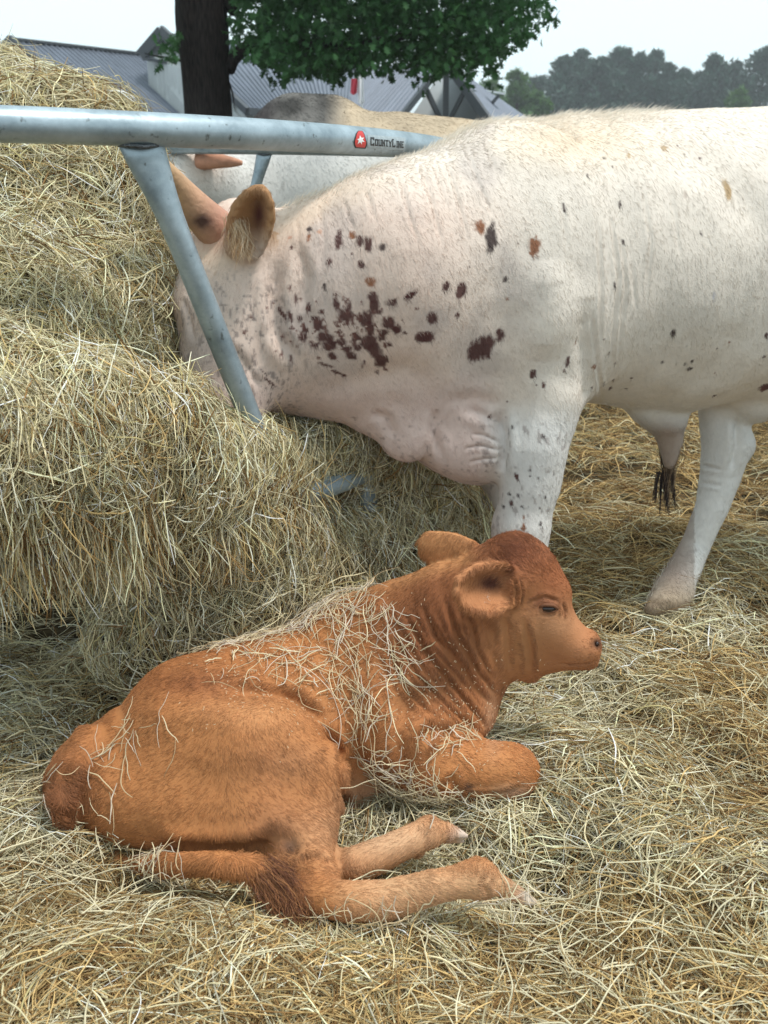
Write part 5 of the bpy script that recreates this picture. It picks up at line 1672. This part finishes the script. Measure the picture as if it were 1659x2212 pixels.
# cross gabled barn behind the trunk
b2 = barn('barn', ground_under(at(560, 300, 36)), 'tall cross gabled barn with white walls, half hidden by the oak trunk')
Pk = at(350, 70, 35)
LB, LT2 = at(305, 120, 35.2), at(470, 84, 42)
sheet('roof_panel', Pk, at(470, 84, 42), at(400, 135, 43), LB, 6, b2, M_roof, 0.035, toward=np.array([-0.5, 0, 1]))
ridge_e = at(800, 128, 44)
sheet('roof_panel', Pk + np.array([0.0, 0.3, 0]), ridge_e, at(770, 228, 36), at(535, 243, 30.5), 34, b2, M_roof, 0.06)
EvA, EvB, EvC = at(470, 180, 32), at(535, 241, 30.4), at(600, 246, 31.5)
beam('eave_trim', EvA, EvB, 0.12, 0.2, b2, M_trim)
beam('eave_trim', EvB, EvC, 0.12, 0.2, b2, M_trim)
beam('rake_trim', Pk + np.array([0, -0.08, 0.03]), LB + np.array([0, -0.08, 0.0]), 0.12, 0.32, b2, M_trim)
beam('rake_trim', Pk + np.array([0, -0.08, 0.03]), at(470, 178, 32), 0.12, 0.32, b2, M_trim)
w0, w1, w2, w3 = at(350, 84, 35.5), at(318, 128, 35.6), at(540, 262, 31), at(480, 190, 32.8)
wall('gable_wall', [w0, w3, w2, ground_under(w2), ground_under(w1), w1], b2, M_side)
sheet('siding_panel', at(332, 122, 35.2), at(470, 178, 32.6), ground_under(at(470, 178, 32.6)), ground_under(at(332, 122, 35.2)), 14, b2, M_side, 0.03)
sheet('siding_panel', at(480, 200, 31.9), at(640, 250, 31.6), ground_under(at(640, 250, 31.6)), ground_under(at(480, 200, 31.9)), 16, b2, M_side, 0.03)
beam('soffit', at(312, 127, 34.9), at(392, 140, 34.7), 0.3, 0.10, b2, M_trim)

# open gabled wing with trusses
b3 = barn('barn', ground_under(at(960, 300, 36)), 'grey barn wing with an open timbered gable and centre post, right of the flag')
Ap = at(962, 132, 33)
sheet('roof_panel', at(770, 150, 41), Ap, at(862, 262, 31), at(640, 262, 38), 24, b3, M_roof, 0.06)
sheet('roof_panel', Ap + np.array([0.02, 0, 0]), at(1000, 160, 41), at(1190, 290, 40), at(1072, 285, 31.5), 18, b3, M_roof, 0.035, toward=np.array([0.3, -0.6, 1]))
beam('rafter', Ap + np.array([0, -0.1, 0]), at(855, 268, 31), 0.10, 0.18, b3, M_trim)
beam('rafter', Ap + np.array([0, -0.1, 0]), at(1070, 282, 31.4), 0.12, 0.26, b3, M_trim)
beam('post', at(964, 140, 33.0), ground_under(at(963, 280, 33.0)), 0.17, 0.17, b3, M_trim)
beam('strut', at(918, 188, 32.6), at(958, 272, 32.9), 0.10, 0.14, b3, M_trim)
beam('strut', at(1006, 192, 32.6), at(970, 262, 32.9), 0.08, 0.12, b3, M_trim)
q0, q1, q2 = at(962, 140, 36.5), at(1068, 292, 35), at(862, 292, 35)
wall('back_wall', [q0, q1, ground_under(q1), ground_under(q2), q2], b3, M_side2)
vp = at(1071, 204, 35.5)
beam('roof_light', vp + np.array([-0.28, 0, 0.10]), vp + np.array([0.28, 0, 0.02]), 0.3, 0.05, b3, flat_mat('roof_light', (0.75, 0.78, 0.8), 0.4))
beam('roof_light_curb', vp + np.array([-0.1, 0, -0.25]), vp + np.array([0.1, 0, -0.02]), 0.2, 0.1, b3, M_trim)

# flag on its pole
fy = 24.0
fb = at(778, 165, fy)
flag = empty('flag', (float(fb[0]), fy, 0.0), 'limp red and white flag on a thin pole in front of the barn roofs', 'flag')
tube('pole', [np.array([fb[0] + 0.03, fy + 0.05, z]) for z in np.linspace(0, fb[2] + 0.1, 12)], 0.022, flat_mat('pole', (0.6, 0.63, 0.65), 0.4, metal=0.4), flag, n=10)
for nm, mt, x0, x1, y0, y1, sl in (('white_cloth', flat_mat('white_cloth', (0.78, 0.78, 0.80), 0.8), 771, 784, 160, 226, 3), ('red_cloth', flat_mat('red_cloth', (0.50, 0.03, 0.06), 0.8), 759, 773, 170, 206, -2)):
    V, F = [], []
    nx_, nz_ = 12, 14
    for j in range(nz_):
        for i in range(nx_):
            u, v_ = i / (nx_ - 1), j / (nz_ - 1)
            yb = y1 - (u if nm == 'red_cloth' else 1 - u) * 0 - abs(u - 0.5) * 10
            p = at(x0 + (x1 - x0) * u + sl * v_, y0 + (yb - y0) * v_, fy)
            V.append([p[0], fy - 0.03 + 0.04 * math.sin(u * 9 + v_ * 2), p[2]])
    for j in range(nz_ - 1):
        for i in range(nx_ - 1):
            F.append([j * nx_ + i, j * nx_ + i + 1, (j + 1) * nx_ + i + 1, (j + 1) * nx_ + i])
    child(nm, np_mesh(nm, np.array(V), F, mt), flag)

# ------------------------------------------------------------------ far trees
M_pine = leaf_mat('pine_needles', (0.026, 0.062, 0.044), 0.2)
M_decid = leaf_mat('pale_leaves', (0.075, 0.150, 0.045), 0.35)
M_trunk = flat_mat('far_bark', (0.05, 0.038, 0.03), 0.9)


def far_tree(kind, px, top, Y, wpx, label, group, seed, zbase=0.0, ncl=2600):
    rng = np.random.default_rng(seed)
    T_ = at(px, top, Y)
    hgt = T_[2]
    w = wpx * depth_of(T_) / FL / 2
    root = empty('pine_tree' if kind == 'pine' else 'leafy_tree', (float(T_[0]), Y, 0.0), label, 'tree', group)
    tube('trunk', [np.array([T_[0], Y, z]) for z in np.linspace(0, hgt * 0.93, 8)], np.linspace(0.28, 0.05, 8), M_trunk, root, n=7)
    nl = 46 if kind == 'pine' else 26
    zz = hgt * (0.12 + 0.86 * rng.random(nl) ** 0.8)
    prof = np.interp(zz / hgt, [0.1, 0.4, 0.7, 0.9, 1.0], [0.85, 1.0, 0.82, 0.45, 0.08]) if kind == 'pine' else np.interp(zz / hgt, [0.1, 0.5, 0.8, 1.0], [0.9, 1.0, 0.75, 0.2])
    an = rng.random(nl) * 6.283
    rad_ = prof * w * (0.35 + 0.5 * rng.random(nl))
    cen = np.stack([T_[0] + np.cos(an) * rad_, Y + np.sin(an) * rad_, zz], 1)
    rb = (0.34 + 0.26 * rng.random(nl)) * w * np.clip(prof + 0.15, 0.3, 1)
    k = rng.integers(0, nl, ncl)
    dv = norm(rng.normal(0, 1, (ncl, 3))) * (rb[k] * (0.55 + 0.5 * rng.random(ncl)))[:, None] * np.array([1, 1, 0.75])
    Cc = cen[k] + dv
    tip = np.stack([T_[0] + rng.normal(0, 0.10 * w, 160), Y + rng.normal(0, 0.1 * w, 160), hgt * (1 - 0.10 * rng.random(160))], 1)
    Cc = np.concatenate([Cc, tip]) if kind == 'pine' else Cc
    n = len(Cc)
    s = (0.26 if kind == 'pine' else 0.24) * (0.7 + 0.8 * rng.random(n)) * (Y / 130) ** 0.5 * 1.35
    a1 = norm(rng.normal(0, 1, (n, 3)) + np.array([0, 0, 0.4])); a2 = norm(np.cross(a1, rng.normal(0, 1, (n, 3))))
    V = np.stack([Cc - a2 * s[:, None] * 0.5, Cc + a1 * s[:, None] * 0.35 + a2 * 0.0, Cc + a2 * s[:, None] * 0.5, Cc + a1 * s[:, None] * 1.6], 1).reshape(-1, 3)
    Fq = np.arange(n * 4).reshape(-1, 4)
    child('crown', np_mesh('crown', V, Fq, M_pine if kind == 'pine' else M_decid, smooth=False), root)


pines = [(1165, 172, 138, 110, 2600), (1222, 128, 132, 110, 3200), (1258, 112, 136, 80, 2600), (1300, 128, 130, 95, 3000), (1345, 108, 134, 95, 3000), (1386, 118, 131, 80, 2600),
         (1418, 114, 137, 70, 2400), (1446, 142, 130, 70, 2400), (1480, 155, 139, 80, 2200), (1545, 124, 131, 85, 2800), (1590, 135, 137, 70, 2400), (1655, 108, 131, 110, 3200), (1515, 160, 136, 90, 2200)]
PINE_LABELS = ['lowest dark pine at the left end of the far tree line', 'second dark pine from the left in the far tree line, broad topped', 'third dark pine from the left in the far tree line',
               'fourth dark pine from the left, a little shorter than its neighbours', 'fifth dark pine from the left, tallest near the middle of the far tree line', 'sixth dark pine from the left in the far tree line',
               'seventh dark pine from the left, narrow crown above the steer back', 'eighth dark pine from the left, lower shoulder of the tall group', 'low dark pine beside the dip in the far tree line',
               'fourth dark pine from the right edge, right of the dip', 'dark pine just left of the one at the right edge', 'tall dark pine at the right edge of the picture', 'short dark pine standing in the dip of the far tree line']
for i, (px, tp, Y, w, nc_) in enumerate(pines):
    far_tree('pine', px, tp, Y, w * 1.25, PINE_LABELS[i], 'pines in the far tree line', 700 + i, ncl=int(nc_ * 1.5))
for i, (px, tp, Y, w, lab) in enumerate([(1120, 150, 92, 80, 'pale green leafy tree rising just right of the barn wing'), (1062, 178, 96, 90, 'pale green leafy tree peeping over the slope of the barn wing'),
                                    (1598, 196, 100, 60, 'small pale green tree in front of the dark pines near the right edge'), (1165, 205, 90, 70, 'low pale green tree at the foot of the first pine')]):
    far_tree('leafy', px, tp, Y, w, lab, None, 750 + i, ncl=2200)

# ------------------------------------------------------------------ damp summer air
hz_me = bpy.data.meshes.new('haze')
x0, x1, y0, y1, z0, z1 = -905, 905, -305, 1505, -1.2, 17.5
hz_me.from_pydata([(x, y, z) for x in (x0, x1) for y in (y0, y1) for z in (z0, z1)], [], [[0, 1, 3, 2], [4, 6, 7, 5], [0, 4, 5, 1], [2, 3, 7, 6], [0, 2, 6, 4], [1, 5, 7, 3]])
m_h = bpy.data.materials.new('haze'); m_h.use_nodes = True
m_h.node_tree.nodes.clear()
ho = m_h.node_tree.nodes.new('ShaderNodeOutputMaterial'); hv = m_h.node_tree.nodes.new('ShaderNodeVolumePrincipled')
hv.inputs['Color'].default_value = (0.93, 0.97, 1.0, 1)
hv.inputs['Density'].default_value = 0.0013
hv.inputs['Anisotropy'].default_value = 0.2
m_h.node_tree.links.new(hv.outputs[0], ho.inputs['Volume'])
hz_me.materials.append(m_h)
tag(link_obj('haze', hz_me), 'thin pale haze in the damp air over the farmyard', kind='stuff')
